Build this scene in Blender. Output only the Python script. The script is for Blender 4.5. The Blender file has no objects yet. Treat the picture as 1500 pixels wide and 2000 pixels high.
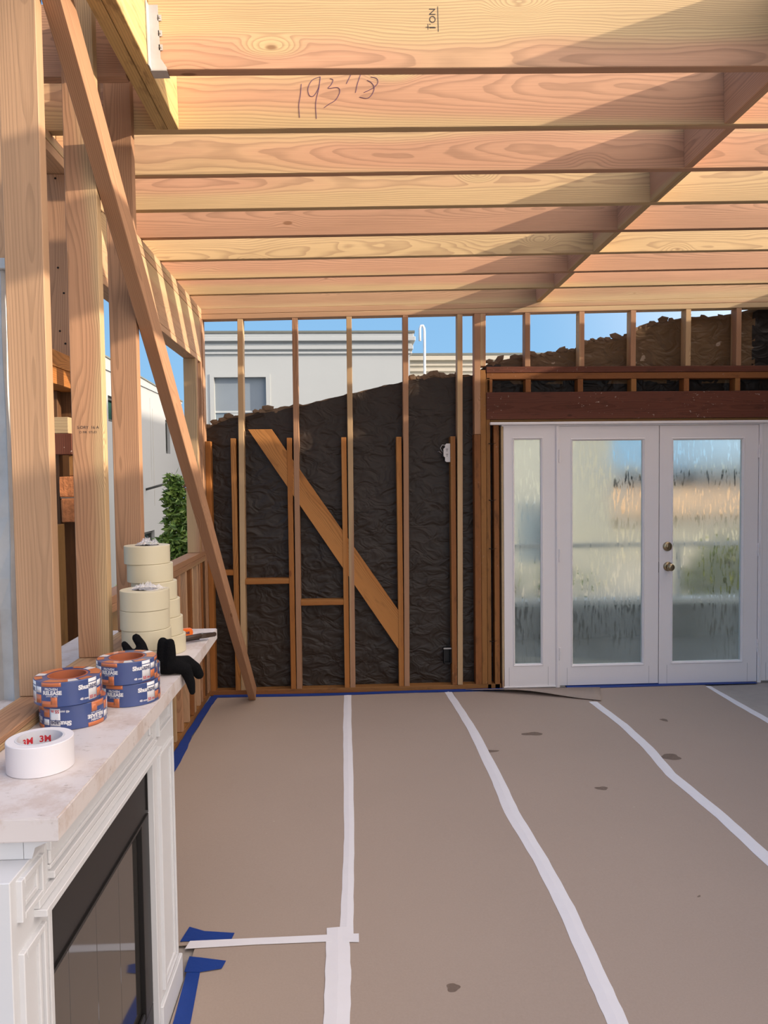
import bpy, bmesh, math, random
from mathutils import Vector, Matrix, noise as mnoise
random.seed(7)
scene = bpy.context.scene
COL = scene.collection

# ------------------------------------------------------------------ camera
F_PX, YAW, PITCH, ROLL = 1445.0, .0484, .0436, .012
cam_d = bpy.data.cameras.new('camera'); cam = bpy.data.objects.new('camera', cam_d); COL.objects.link(cam)
fw = Vector((math.sin(YAW)*math.cos(PITCH), math.cos(YAW)*math.cos(PITCH), -math.sin(PITCH)))
rt = fw.cross(Vector((0, 0, 1))).normalized(); up = rt.cross(fw)
c_, s_ = math.cos(ROLL), math.sin(ROLL)
r2 = c_*rt - s_*up; u2 = s_*rt + c_*up
cam.matrix_world = Matrix(((r2.x, u2.x, -fw.x, 0), (r2.y, u2.y, -fw.y, 0), (r2.z, u2.z, -fw.z, 1.66), (0, 0, 0, 1)))
cam_d.sensor_fit = 'VERTICAL'; cam_d.sensor_height = 36; cam_d.sensor_width = 27
cam_d.lens = F_PX/2000*36; cam_d.clip_start = .02; cam_d.clip_end = 500
scene.camera = cam

# ------------------------------------------------------------------ sky, sun, exposure
SUN_TO = Vector((2.98, -.91, 1.0)).normalized()
world = bpy.data.worlds.new('world'); scene.world = world; world.use_nodes = True
wn = world.node_tree; wn.nodes.clear()
# clear late-day sky: blue dome, paler at the horizon, with the broad warm aureole around the low sun
SKY_HOR, SKY_ZEN, AUREOLE, AUR_G, AUR_N = (.27, .52, .80), (.13, .31, .62), (1.0, .80, .61), 4.5, 1.6
def wnode(t, **k):
    n = wn.nodes.new(t)
    for a, v in k.items(): setattr(n, a, v)
    return n
wgeo = wnode('ShaderNodeTexCoord'); wsep = wnode('ShaderNodeSeparateXYZ'); wn.links.new(wgeo.outputs['Generated'], wsep.inputs[0])
wmap = wnode('ShaderNodeMapRange', interpolation_type='SMOOTHSTEP'); wn.links.new(wsep.outputs[2], wmap.inputs[0]); wmap.inputs[1].default_value = 0.0; wmap.inputs[2].default_value = .75
wmix = wnode('ShaderNodeMix', data_type='RGBA'); wn.links.new(wmap.outputs[0], wmix.inputs[0]); wmix.inputs[6].default_value = (*SKY_HOR, 1); wmix.inputs[7].default_value = (*SKY_ZEN, 1)
wdot = wnode('ShaderNodeVectorMath', operation='DOT_PRODUCT'); wn.links.new(wgeo.outputs['Generated'], wdot.inputs[0]); wdot.inputs[1].default_value = SUN_TO
wmax = wnode('ShaderNodeMath', operation='MAXIMUM'); wn.links.new(wdot.outputs['Value'], wmax.inputs[0]); wmax.inputs[1].default_value = 0
wpow = wnode('ShaderNodeMath', operation='POWER'); wn.links.new(wmax.outputs[0], wpow.inputs[0]); wpow.inputs[1].default_value = AUR_N
wmul = wnode('ShaderNodeMath', operation='MULTIPLY'); wn.links.new(wpow.outputs[0], wmul.inputs[0]); wmul.inputs[1].default_value = AUR_G
wsc = wnode('ShaderNodeVectorMath', operation='SCALE'); wsc.inputs[0].default_value = AUREOLE; wn.links.new(wmul.outputs[0], wsc.inputs['Scale'])
wadd = wnode('ShaderNodeVectorMath', operation='ADD'); wn.links.new(wmix.outputs[2], wadd.inputs[0]); wn.links.new(wsc.outputs[0], wadd.inputs[1])
bg = wn.nodes.new('ShaderNodeBackground'); bg.inputs['Strength'].default_value = .75
wo = wn.nodes.new('ShaderNodeOutputWorld')
wn.links.new(wadd.outputs[0], bg.inputs[0]); wn.links.new(bg.outputs[0], wo.inputs[0])
sun_d = bpy.data.lights.new('sun', 'SUN'); sun_d.energy = 4.35; sun_d.angle = .012; sun_d.color = (1.0, .84, .66)
sun = bpy.data.objects.new('sun', sun_d); COL.objects.link(sun)
sun.rotation_euler = SUN_TO.to_track_quat('Z', 'Y').to_euler(); sun.location = (8, -3, 8)
vs = scene.view_settings
vs.view_transform = 'Standard'; vs.look = 'None'; vs.gamma = 1; vs.use_curve_mapping = False
vs.exposure = .60

# ------------------------------------------------------------------ materials
def new_mat(name):
    m = bpy.data.materials.new(name); m.use_nodes = True
    nt = m.node_tree; b = nt.nodes['Principled BSDF']
    return m, nt, b
class NT:
    def __init__(s, nt): s.nt = nt
    def n(s, t, **kw):
        nd = s.nt.nodes.new(t)
        for k, v in kw.items(): setattr(nd, k, v)
        return nd
    def put(s, sock, v):
        if isinstance(v, bpy.types.NodeSocket): s.nt.links.new(v, sock)
        elif v is not None: sock.default_value = v
    def m(s, op, a, b=None, c=None, clamp=False):
        nd = s.n('ShaderNodeMath', operation=op, use_clamp=clamp)
        for i, v in enumerate((a, b, c)):
            if v is not None: s.put(nd.inputs[i], v)
        return nd.outputs[0]
    def mix(s, f, a, b, bt='MIX'):
        nd = s.n('ShaderNodeMix', data_type='RGBA', blend_type=bt)
        s.put(nd.inputs[0], f); s.put(nd.inputs[6], a); s.put(nd.inputs[7], b)
        return nd.outputs[2]
    def noise(s, vec, scale, detail=2, rough=.5, dist=0):
        nd = s.n('ShaderNodeTexNoise'); s.put(nd.inputs['Vector'], vec)
        nd.inputs['Scale'].default_value = scale; nd.inputs['Detail'].default_value = detail
        nd.inputs['Roughness'].default_value = rough; nd.inputs['Distortion'].default_value = dist
        return nd.outputs['Fac']
    def ramp(s, f, stops):
        nd = s.n('ShaderNodeValToRGB'); s.put(nd.inputs[0], f); cr = nd.color_ramp
        while len(cr.elements) < len(stops): cr.elements.new(.5)
        for e, (p, c) in zip(cr.elements, stops):
            e.position = p; e.color = (*c, 1) if len(c) == 3 else c
        return nd.outputs[0]
    def vmul(s, v, k):
        nd = s.n('ShaderNodeVectorMath', operation='MULTIPLY'); s.put(nd.inputs[0], v); nd.inputs[1].default_value = k
        return nd.outputs[0]
    def vadd(s, v, w):
        nd = s.n('ShaderNodeVectorMath', operation='ADD'); s.put(nd.inputs[0], v); s.put(nd.inputs[1], w)
        return nd.outputs[0]
    def step(s, f, a, b):
        nd = s.n('ShaderNodeMapRange', interpolation_type='SMOOTHSTEP'); s.put(nd.inputs[0], f)
        nd.inputs[1].default_value = a; nd.inputs[2].default_value = b
        return nd.outputs[0]
    def bump(s, bsdf, h, strength=.3, dist=.01):
        nd = s.n('ShaderNodeBump'); nd.inputs['Strength'].default_value = strength; nd.inputs['Distance'].default_value = dist
        s.put(nd.inputs['Height'], h); s.nt.links.new(nd.outputs[0], bsdf.inputs['Normal'])
def c3(c): return (c[0], c[1], c[2], 1.0)

def wood(name, heart, sap, late=.74, ring=.0065, knot=(.20, .09, .04), rough=.65, sapw=.5, old=0.0, specks=0.0):
    """lumber: the grain runs along the board's own X axis, growth rings around a pith beside it"""
    m, nt, b = new_mat(name); N = NT(nt)
    co = N.n('ShaderNodeTexCoord').outputs['Object']
    rnd = N.n('ShaderNodeObjectInfo').outputs['Random']
    ra = N.m('FRACT', N.m('MULTIPLY', rnd, 91.7)); rb = N.m('FRACT', N.m('MULTIPLY', rnd, 353.1)); rc = N.m('FRACT', N.m('MULTIPLY', rnd, 777.7))
    off = N.n('ShaderNodeCombineXYZ'); N.put(off.inputs[0], N.m('MULTIPLY', rnd, 41.)); N.put(off.inputs[1], N.m('MULTIPLY', ra, 17.)); N.put(off.inputs[2], N.m('MULTIPLY', rb, 23.))
    p = N.vadd(co, off.outputs[0])
    vor = N.n('ShaderNodeTexVoronoi', feature='F1'); N.put(vor.inputs['Vector'], N.vmul(p, (1.0, 2.6, 2.6))); vor.inputs['Scale'].default_value = 1.9
    kd = vor.outputs['Distance']
    kn = N.m('SUBTRACT', 1.0, N.step(kd, .035, .06)); knw = N.m('SUBTRACT', 1.0, N.step(kd, .03, .26))
    n1 = N.noise(N.vmul(p, (.9, 3.5, 3.5)), 1.0, 2)
    n2 = N.noise(N.vmul(p, (3.5, 14, 14)), 1.0, 2)
    sx = N.n('ShaderNodeSeparateXYZ'); N.put(sx.inputs[0], co)
    warp = N.m('ADD', N.m('MULTIPLY', N.m('SUBTRACT', n1, .5), .075), N.m('ADD', N.m('MULTIPLY', N.m('SUBTRACT', n2, .5), .010), N.m('MULTIPLY', knw, .022)))
    y = N.m('ADD', N.m('SUBTRACT', sx.outputs[1], N.m('MULTIPLY', N.m('SUBTRACT', ra, .5), .20)), warp)
    z = N.m('ADD', N.m('ADD', sx.outputs[2], N.m('ADD', .035, N.m('MULTIPLY', rb, .10))), warp)
    z = N.m('ADD', z, N.m('MULTIPLY', N.m('MULTIPLY', sx.outputs[0], N.m('SUBTRACT', rc, .5)), .045))
    r = N.m('SQRT', N.m('ADD', N.m('MULTIPLY', y, y), N.m('MULTIPLY', z, z)))
    saw = N.m('FRACT', N.m('DIVIDE', r, ring))
    lw = N.m('MULTIPLY', N.step(saw, .35, .92), N.m('SUBTRACT', 1.0, N.step(saw, .93, 1.0)))
    fib = N.noise(N.vmul(p, (5, 260, 260)), 1.0, 3, .6)
    blot = N.noise(N.vmul(p, (.7, 5, 5)), 1.0, 3)
    fs = N.step(N.m('ADD', r, N.m('MULTIPLY', N.m('SUBTRACT', rc, sapw), .13)), .118, .150)
    col = N.mix(fs, c3(heart), c3(sap))
    col = N.mix(N.m('MULTIPLY', lw, 1.0-late), col, c3([k*.42 for k in heart]))
    val = N.m('ADD', N.m('ADD', .80, N.m('MULTIPLY', rb, .2)), N.m('ADD', N.m('MULTIPLY', N.m('SUBTRACT', blot, .5), .55), N.m('MULTIPLY', N.m('SUBTRACT', fib, .5), .30)))
    col = N.mix(1.0, col, val, 'MULTIPLY')
    col = N.mix(N.m('MULTIPLY', kn, .75), col, c3(knot))
    if old:
        st = N.step(N.noise(N.vmul(p, (2.5, 9, 9)), 2.0, 4, .7), .52, .74)
        col = N.mix(N.m('MULTIPLY', st, old), col, (.05, .02, .01, 1))
    if specks:
        sp = N.step(N.noise(p, 38., 3, .7), .64, .70); big = N.step(N.noise(p, 3.2, 2), .44, .68)
        col = N.mix(N.m('MULTIPLY', N.m('MULTIPLY', sp, big), specks), col, (.50, .40, .34, 1))
    N.put(b.inputs['Base Color'], col); b.inputs['Roughness'].default_value = rough
    b.inputs['Specular IOR Level'].default_value = .25
    N.bump(b, N.m('ADD', N.m('MULTIPLY', lw, .5), fib), .25, .0015)
    return m

def plain(name, col, rough=.6, var=.12, scale=6., metal=0., bump=0., bscale=80., spec=.4, coat=0.):
    m, nt, b = new_mat(name); N = NT(nt)
    co = N.n('ShaderNodeTexCoord').outputs['Object']
    n = N.noise(co, scale, 4, .6)
    N.put(b.inputs['Base Color'], N.mix(1.0, c3(col), N.m('ADD', 1.0-var*.5, N.m('MULTIPLY', N.m('SUBTRACT', n, .3), var)), 'MULTIPLY'))
    b.inputs['Roughness'].default_value = rough; b.inputs['Metallic'].default_value = metal
    b.inputs['Specular IOR Level'].default_value = spec; b.inputs['Coat Weight'].default_value = coat
    if bump: N.bump(b, N.noise(co, bscale, 4, .6), bump, .004)
    return m

M = {}
M['fir'] = wood('fir_new', (.59, .335, .205), (.62, .445, .235), late=.60, ring=.0055)
M['fir_pale'] = wood('fir_pale', (.53, .325, .19), (.58, .42, .235), late=.72, ring=.005)
M['fir_stud'] = wood('fir_stud', (.455, .25, .14), (.54, .37, .20), late=.58, ring=.0055)
M['beam'] = wood('fir_beam', (.40, .25, .10), (.58, .40, .17), old=.55)
M['old'] = wood('fir_old', (.30, .115, .036), (.33, .15, .045), late=.62, old=.55, specks=.35, knot=(.08, .03, .01), ring=.005)
M['old_amber'] = wood('fir_amber', (.43, .165, .04), (.48, .21, .06), late=.55, old=.25, knot=(.16, .05, .015), ring=.006)
M['redwood'] = wood('beam_red', (.135, .040, .020), (.155, .05, .028), late=.7, old=.6, specks=.95, knot=(.05, .02, .01))
M['dark'] = wood('fir_dark', (.15, .07, .03), (.22, .12, .04), old=.7)
M['white_paint'] = plain('white_paint', (.63, .645, .67), .45, .06, 9, bump=.04, bscale=40)
M['door_paint'] = plain('door_paint', (.88, .83, .81), .5, .05, 5, bump=.03, bscale=60)
M['black_metal'] = plain('black_metal', (.012, .011, .011), .42, .2, 8)
M['brass'] = plain('aged_brass', (.42, .33, .20), .28, .3, 30, metal=1.)
M['galv'] = plain('galvanised', (.58, .57, .555), .45, .45, 12, metal=.35)
M['steel_dull'] = plain('steel_dull', (.42, .41, .40), .45, .2, 30, metal=1.)
M['nail'] = plain('nail_hole', (.012, .008, .006), .9, .1)
M['ink'] = plain('purple_ink', (.10, .045, .13), .8, .3, 40)
M['stamp'] = plain('stamp_ink', (.07, .055, .05), .8, .4, 60)
M['cream'] = plain('cream_tape', (.60, .545, .395), .42, .08, 5)
M['roll_white'] = plain('white_tape_roll', (.72, .70, .73), .5, .03, 5)
M['tape_white'] = plain('white_floor_tape', (.78, .77, .80), .45, .06, 14, bump=.15, bscale=30)
M['tape_blue'] = plain('blue_floor_tape', (.007, .045, .26), .6, .3, 9, bump=.3, bscale=60)
M['wrap_blue'] = plain('blue_wrapper', (.022, .055, .21), .32, .2, 18, coat=.5)
M['wrap_orange'] = plain('orange_print', (.55, .14, .03), .32, .15, 18, coat=.5)
M['wrap_white'] = plain('white_print', (.72, .72, .74), .32, .05, 18, coat=.5)
M['print_dark'] = plain('dark_print', (.03, .035, .10), .4, .1)
M['print_red'] = plain('red_print', (.55, .03, .04), .4, .1)
M['core_kraft'] = plain('core_kraft', (.40, .115, .05), .7, .2, 20)
M['core_white'] = plain('core_white', (.62, .62, .66), .5, .1, 20)
M['core_dark'] = plain('core_black', (.03, .025, .02), .8, .1)  # near-black core tube of the cream rolls
M['knit_black'] = plain('black_knit', (.006, .006, .007), .95, .5, 60, bump=.8, bscale=220, spec=.1)
M['orange_plastic'] = plain('orange_plastic', (.85, .17, .015), .35, .05)
M['brown_leather'] = plain('dark_tool', (.055, .032, .022), .45, .5, 40)
M['concrete'] = plain('concrete', (.42, .38, .345), .85, .35, 7, bump=.3, bscale=30)
M['ground'] = plain('yard_ground', (.36, .33, .29), .9, .4, 1.5)
M['stucco_white'] = plain('stucco_white', (.40, .425, .43), .85, .10, 1.2, bump=.25, bscale=9)
M['stucco_modern'] = plain('stucco_modern', (.30, .32, .335), .85, .06, 1.0, bump=.1, bscale=20)
M['stucco_streak'] = plain('stucco_streak', (.33, .34, .33), .9, .3, 8)
M['stucco_cream'] = plain('stucco_cream', (.46, .43, .36), .85, .08, 1.0, bump=.15, bscale=20)
M['stucco_rough'] = plain('stucco_rubble', (.20, .135, .085), .95, .55, 14, bump=.8, bscale=40)
M['coping'] = plain('grey_coping', (.16, .17, .15), .8, .35, 5)
M['mullion'] = plain('dark_mullion', (.05, .055, .055), .5, .1)
M['blind'] = plain('grey_blind', (.20, .24, .28), .6, .1)
M['blind_pale'] = plain('pale_curtain', (.42, .46, .48), .7, .1)
M['rail'] = plain('grey_rail', (.30, .32, .33), .5, .1)
M['parapet'] = plain('parapet_grey', (.075, .08, .075), .9, .45, 3, bump=.3, bscale=20)
M['roof_tile'] = plain('terracotta', (.34, .13, .075), .85, .4, 9)
M['roof_tan'] = plain('tan_roof', (.50, .32, .19), .9, .25, 2)
M['hill'] = plain('hazed_hill', (.36, .42, .45), 1., .3, .2)  # pale blue-grey, with the distance haze put into the colour
M['bark'] = plain('bark', (.08, .055, .035), .9, .4, 20)
M['pvc'] = plain('white_pipe', (.70, .72, .74), .4, .05)
M['brick'] = plain('rough_brick', (.60, .22, .08), .95, .9, 55, bump=1., bscale=90)
M['mortar'] = plain('mortar', (.30, .25, .2), .95, .4, 20)
M['box_plate'] = plain('outlet_white', (.66, .64, .62), .5, .1)
M['caulk'] = plain('grime', (.05, .045, .04), .9, .2)

def mat_paper(name, col, amp=.35, spots=.0):
    m, nt, b = new_mat(name); N = NT(nt)
    co = N.n('ShaderNodeTexCoord').outputs['Object']
    n = N.noise(co, 2.2, 4, .6); f = N.noise(N.vmul(co, (1, 1, 6)), 10, 3)
    k = N.m('ADD', 1-amp*.5, N.m('ADD', N.m('MULTIPLY', N.m('SUBTRACT', n, .35), amp*1.3), N.m('MULTIPLY', N.m('SUBTRACT', f, .5), .2)))
    cc = N.mix(1., c3(col), k, 'MULTIPLY')
    if spots:
        sp = N.step(N.noise(co, 9, 3, .6), .70, .74)
        cc = N.mix(N.m('MULTIPLY', sp, spots), cc, (.5, .4, .3, 1))
    N.put(b.inputs['Base Color'], cc)
    b.inputs['Roughness'].default_value = .5; b.inputs['Specular IOR Level'].default_value = .4
    N.bump(b, N.noise(N.vmul(co, (1, 1, 1.5)), 7, 2, .5, 1.2), .65, .035)
    return m
M['felt'] = mat_paper('building_felt', (.030, .019, .012), .55)
M['felt_shaded'] = mat_paper('building_felt_shaded', (.008, .006, .005))  # near-black felt colour stands in for shade over the header and far right
M['felt_tan'] = mat_paper('building_felt_tan', (.15, .088, .038), .6, .6)

def mat_floor_paper():
    m, nt, b = new_mat('floor_protection_board'); N = NT(nt)
    co = N.n('ShaderNodeTexCoord').outputs['Object']
    a = N.noise(co, 1.1, 3); f = N.noise(co, 140, 3, .7); scuff = N.step(N.noise(N.vmul(co, (1, .6, 1)), 5.5, 5, .7), .60, .72)
    wsp = N.step(N.noise(co, 28, 4, .75), .70, .74)
    k = N.m('ADD', .90, N.m('ADD', N.m('MULTIPLY', N.m('SUBTRACT', a, .5), .10), N.m('MULTIPLY', N.m('SUBTRACT', f, .5), .16)))
    cc = N.mix(1., (.415, .33, .272, 1), k, 'MULTIPLY')
    cc = N.mix(N.m('MULTIPLY', scuff, .05), cc, (.20, .15, .12, 1))
    cc = N.mix(N.m('MULTIPLY', N.m('MULTIPLY', wsp, N.step(a, .5, .6)), .5), cc, (.6, .56, .52, 1))
    N.put(b.inputs['Base Color'], cc); b.inputs['Roughness'].default_value = .72; b.inputs['Specular IOR Level'].default_value = .3
    N.bump(b, N.noise(co, 2.2, 2), .10, .03)
    return m
M['board'] = mat_floor_paper()
M['stain'] = plain('oil_stain', (.20, .145, .112), .7, .6, 60)

def mat_shelf():
    m, nt, b = new_mat('mantel_shelf_dusty_white'); N = NT(nt)
    co = N.n('ShaderNodeTexCoord').outputs['Object']
    d = N.step(N.noise(co, 9, 6, .72), .46, .64); s = N.step(N.noise(N.vmul(co, (1, 2.2, 1)), 26, 5, .75), .60, .70)
    cc = N.mix(N.m('MULTIPLY', d, .6), (.62, .575, .565, 1), (.47, .37, .32, 1))
    cc = N.mix(N.m('MULTIPLY', s, .7), cc, (.22, .17, .14, 1))
    N.put(b.inputs['Base Color'], cc); b.inputs['Roughness'].default_value = .55
    return m
M['shelf'] = mat_shelf()

def mat_fog_glass():
    m, nt, b = new_mat('fogged_glass'); N = NT(nt); nt.nodes.remove(b)
    co = N.n('ShaderNodeTexCoord').outputs['Object']
    out = nt.nodes['Material Output']
    drops = N.noise(N.vmul(co, (55, 1, 9)), 1., 4, .7)
    fog = N.noise(co, 2.1, 3)
    band = N.n('ShaderNodeSeparateXYZ'); N.put(band.inputs[0], co)
    run = N.step(N.m('ADD', drops, N.m('MULTIPLY', N.m('SUBTRACT', fog, .5), .35)), .54, .60)
    g = N.n('ShaderNodeBsdfGlass'); g.inputs['IOR'].default_value = 1.45; g.inputs['Color'].default_value = (.90, .95, .93, 1)
    N.put(g.inputs['Roughness'], N.m('ADD', .025, N.m('MULTIPLY', N.m('SUBTRACT', 1.0, N.m('MULTIPLY', run, .75)), N.m('MULTIPLY', fog, .24))))
    tr = N.n('ShaderNodeBsdfTranslucent'); tr.inputs['Color'].default_value = (.86, .9, .9, 1)
    df = N.n('ShaderNodeBsdfDiffuse'); df.inputs['Color'].default_value = (.55, .6, .6, 1)
    ad = N.n('ShaderNodeMixShader'); ad.inputs[0].default_value = .35
    nt.links.new(tr.outputs[0], ad.inputs[1]); nt.links.new(df.outputs[0], ad.inputs[2])
    mx = N.n('ShaderNodeMixShader')
    N.put(mx.inputs[0], N.m('MULTIPLY', N.m('SUBTRACT', 1.0, N.m('MULTIPLY', run, .6)), N.m('ADD', .02, N.m('MULTIPLY', fog, .26))))
    nt.links.new(g.outputs[0], mx.inputs[1]); nt.links.new(ad.outputs[0], mx.inputs[2]); nt.links.new(mx.outputs[0], out.inputs[0])
    return m
M['fog_glass'] = mat_fog_glass()
def mat_glass(name, col, rough=.02, trans=0., spec=.6):
    m, nt, b = new_mat(name); b.inputs['Base Color'].default_value = c3(col); b.inputs['Roughness'].default_value = rough
    b.inputs['Transmission Weight'].default_value = trans; b.inputs['Specular IOR Level'].default_value = spec; b.inputs['IOR'].default_value = 1.5
    return m
M['fire_glass'] = mat_glass('fireplace_glass', (.035, .033, .031), .06, 0., 1.0)
M['fire_glass'].node_tree.nodes['Principled BSDF'].inputs['IOR'].default_value = 1.9
M['pane_dark'] = mat_glass('window_pane_dark', (.03, .05, .055), .04)
M['pane_green'] = mat_glass('window_pane_green', (.02, .07, .06), .04)
M['pane_blue'] = mat_glass('window_pane_blue', (.16, .21, .26), .06)
def mat_clear(name, opa):
    m, nt, b = new_mat(name); N = NT(nt); out = nt.nodes['Material Output']
    b.inputs['Base Color'].default_value = (.85, .84, .88, 1); b.inputs['Roughness'].default_value = .18
    t = N.n('ShaderNodeBsdfTransparent'); mx = N.n('ShaderNodeMixShader'); mx.inputs[0].default_value = opa
    nt.links.new(t.outputs[0], mx.inputs[1]); nt.links.new(b.outputs[0], mx.inputs[2]); nt.links.new(mx.outputs[0], out.inputs[0])
    return m
M['film'] = mat_clear('clear_film', .30); M['shrink'] = mat_clear('shrink_film', .035)
def mat_leaf(name, a, bcol):
    m, nt, b = new_mat(name); N = NT(nt)
    co = N.n('ShaderNodeTexCoord').outputs['Object']
    N.put(b.inputs['Base Color'], N.mix(N.step(N.noise(co, 14, 3), .35, .65), c3(a), c3(bcol)))
    b.inputs['Roughness'].default_value = .5; b.inputs['Subsurface Weight'].default_value = .0
    return m
M['leaf'] = mat_leaf('leaf_green', (.05, .12, .02), (.14, .22, .035))
M['leaf_yellow'] = mat_leaf('leaf_yellow', (.16, .20, .035), (.42, .40, .06))

# ------------------------------------------------------------------ helpers
def tag(o, label=None, cat=None, group=None, kind=None):
    if label: o['label'] = label
    if cat: o['category'] = cat
    if group: o['group'] = group
    if kind: o['kind'] = kind
    return o
def link(o, parent=None):
    COL.objects.link(o)
    if parent is not None: o.parent = parent
    return o
def empty(name, loc=(0, 0, 0), rot=(0, 0, 0)):
    o = bpy.data.objects.new(name, None); o.location = loc; o.rotation_euler = rot; o.empty_display_size = .1
    return link(o)
def from_bm(name, bm, mat, parent=None, smooth=False):
    me = bpy.data.meshes.new(name)
    bmesh.ops.recalc_face_normals(bm, faces=bm.faces)
    bm.to_mesh(me); bm.free()
    me.materials.append(M[mat] if isinstance(mat, str) else mat)
    if smooth:
        for p in me.polygons: p.use_smooth = True
    return link(bpy.data.objects.new(name, me), parent)
def add_box(bm, x0, x1, y0, y1, z0, z1, bev=0.):
    r = bmesh.ops.create_cube(bm, size=1)
    for v in r['verts']: v.co = Vector(((x0+x1)/2+v.co.x*(x1-x0), (y0+y1)/2+v.co.y*(y1-y0), (z0+z1)/2+v.co.z*(z1-z0)))
    if bev:
        es = list({e for v in r['verts'] for e in v.link_edges})
        bmesh.ops.bevel(bm, geom=es, offset=bev, segments=1, affect='EDGES', profile=.5)
_boxcache = {}
def box_mesh(name, l, w, t, bev, mat):
    k = (round(l, 3), round(w, 3), round(t, 3), bev, mat)
    if k not in _boxcache:
        bm = bmesh.new(); add_box(bm, -l/2, l/2, -w/2, w/2, -t/2, t/2, bev)
        bmesh.ops.recalc_face_normals(bm, faces=bm.faces)
        me = bpy.data.meshes.new(name); bm.to_mesh(me); bm.free(); me.materials.append(M[mat]); _boxcache[k] = me
    return _boxcache[k]
def bd(name, parent, x, y, z, mat, bev=.002):
    """axis-aligned board given by its extents; local X runs along the longest side so the grain does too"""
    ext = [(x[1]-x[0]), (y[1]-y[0]), (z[1]-z[0])]
    ax = sorted(range(3), key=lambda i: -ext[i])
    E3 = [Vector((1, 0, 0)), Vector((0, 1, 0)), Vector((0, 0, 1))]
    X, Y = E3[ax[0]], E3[ax[1]]; Z = X.cross(Y)
    o = bpy.data.objects.new(name, box_mesh(name, ext[ax[0]], ext[ax[1]], ext[ax[2]], bev, mat))
    mw = Matrix(((X.x, Y.x, Z.x, (x[0]+x[1])/2), (X.y, Y.y, Z.y, (y[0]+y[1])/2), (X.z, Y.z, Z.z, (z[0]+z[1])/2), (0, 0, 0, 1)))
    o.matrix_basis = mw
    return link(o, parent)
def beam_pts(name, parent, p0, p1, wdir, w, t, mat, bev=.002):
    """board from p0 to p1 (centre line); w measured along wdir"""
    p0, p1 = Vector(p0), Vector(p1); X = (p1-p0).normalized(); Y = Vector(wdir); Y = (Y-X*Y.dot(X)).normalized(); Z = X.cross(Y)
    o = bpy.data.objects.new(name, box_mesh(name, (p1-p0).length, w, t, bev, mat)); c = (p0+p1)/2
    o.matrix_basis = Matrix(((X.x, Y.x, Z.x, c.x), (X.y, Y.y, Z.y, c.y), (X.z, Y.z, Z.z, c.z), (0, 0, 0, 1)))
    return link(o, parent)
def tube_bm(bm, pts, rad, seg=8, caps=True):
    pts = [Vector(p) for p in pts]; rads = rad if isinstance(rad, (list, tuple)) else [rad]*len(pts)
    rings = []; prev = None
    for i, p in enumerate(pts):
        d = (pts[min(i+1, len(pts)-1)]-pts[max(i-1, 0)]).normalized()
        a = Vector((0, 0, 1)) if abs(d.z) < .9 else Vector((1, 0, 0))
        u = d.cross(a).normalized() if prev is None else (prev-d*prev.dot(d)).normalized()
        prev = u; v = d.cross(u)
        rings.append([bm.verts.new(p+(u*math.cos(2*math.pi*k/seg)+v*math.sin(2*math.pi*k/seg))*rads[i]) for k in range(seg)])
    for a, b in zip(rings, rings[1:]):
        for k in range(seg): bm.faces.new((a[k], a[(k+1) % seg], b[(k+1) % seg], b[k]))
    if caps: bm.faces.new(rings[0][::-1]); bm.faces.new(rings[-1])
def tube(name, parent, pts, rad, mat, seg=8):
    bm = bmesh.new(); tube_bm(bm, pts, rad, seg); return from_bm(name, bm, mat, parent, True)
def lathe_bm(bm, prof, seg=48, closed=True):
    rings = [[bm.verts.new((r*math.cos(2*math.pi*k/seg), r*math.sin(2*math.pi*k/seg), z)) for k in range(seg)] for r, z in prof]
    pairs = list(zip(rings, rings[1:]))+([(rings[-1], rings[0])] if closed else [])
    for a, b in pairs:
        for k in range(seg): bm.faces.new((a[k], a[(k+1) % seg], b[(k+1) % seg], b[k]))
def prism_bm(bm, pts, axis, a, b):
    """extrude a polygon: pts are 2-D in the plane normal to axis"""
    def mk(p, q):
        return {'x': (q, p[0], p[1]), 'y': (p[0], q, p[1]), 'z': (p[0], p[1], q)}[axis]
    A = [bm.verts.new(mk(p, a)) for p in pts]; B = [bm.verts.new(mk(p, b)) for p in pts]
    bm.faces.new(A); bm.faces.new(B[::-1]); n = len(pts)
    for i in range(n): bm.faces.new((A[i], B[i], B[(i+1) % n], A[(i+1) % n]))
def text_mesh(body, size, bold=0.):
    cu = bpy.data.curves.new('lettering', 'FONT'); cu.body = body; cu.size = size; cu.align_x = 'CENTER'; cu.align_y = 'CENTER'; cu.offset = bold; cu.resolution_u = 3
    o = bpy.data.objects.new('lettering', cu); COL.objects.link(o)
    dg = bpy.context.evaluated_depsgraph_get(); dg.update()
    me = bpy.data.meshes.new_from_object(o.evaluated_get(dg))
    bpy.data.objects.remove(o); bpy.data.curves.remove(cu)
    return me
def flat_text(name, parent, body, size, mat, origin, ux, uy, bold=0.):
    me = text_mesh(body, size, bold); ux, uy, origin = Vector(ux), Vector(uy), Vector(origin)
    for v in me.vertices: v.co = origin+ux*v.co.x+uy*v.co.y
    me.materials.clear(); me.materials.append(M[mat])
    return link(bpy.data.objects.new(name, me), parent)
def strokes(name, parent, lines, rad, mat, f):
    bm = bmesh.new()
    for L in lines: tube_bm(bm, [f(*p) for p in L], rad, 5)
    return from_bm(name, bm, mat, parent)

# ================================================================== SETTING
WY = 5.73                  # front face of the far stud wall
TILT = .0205               # the roof falls to the left
Z0 = 2.992                 # joist underside at x = 0
def zc(x): return Z0+TILT*x

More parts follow.
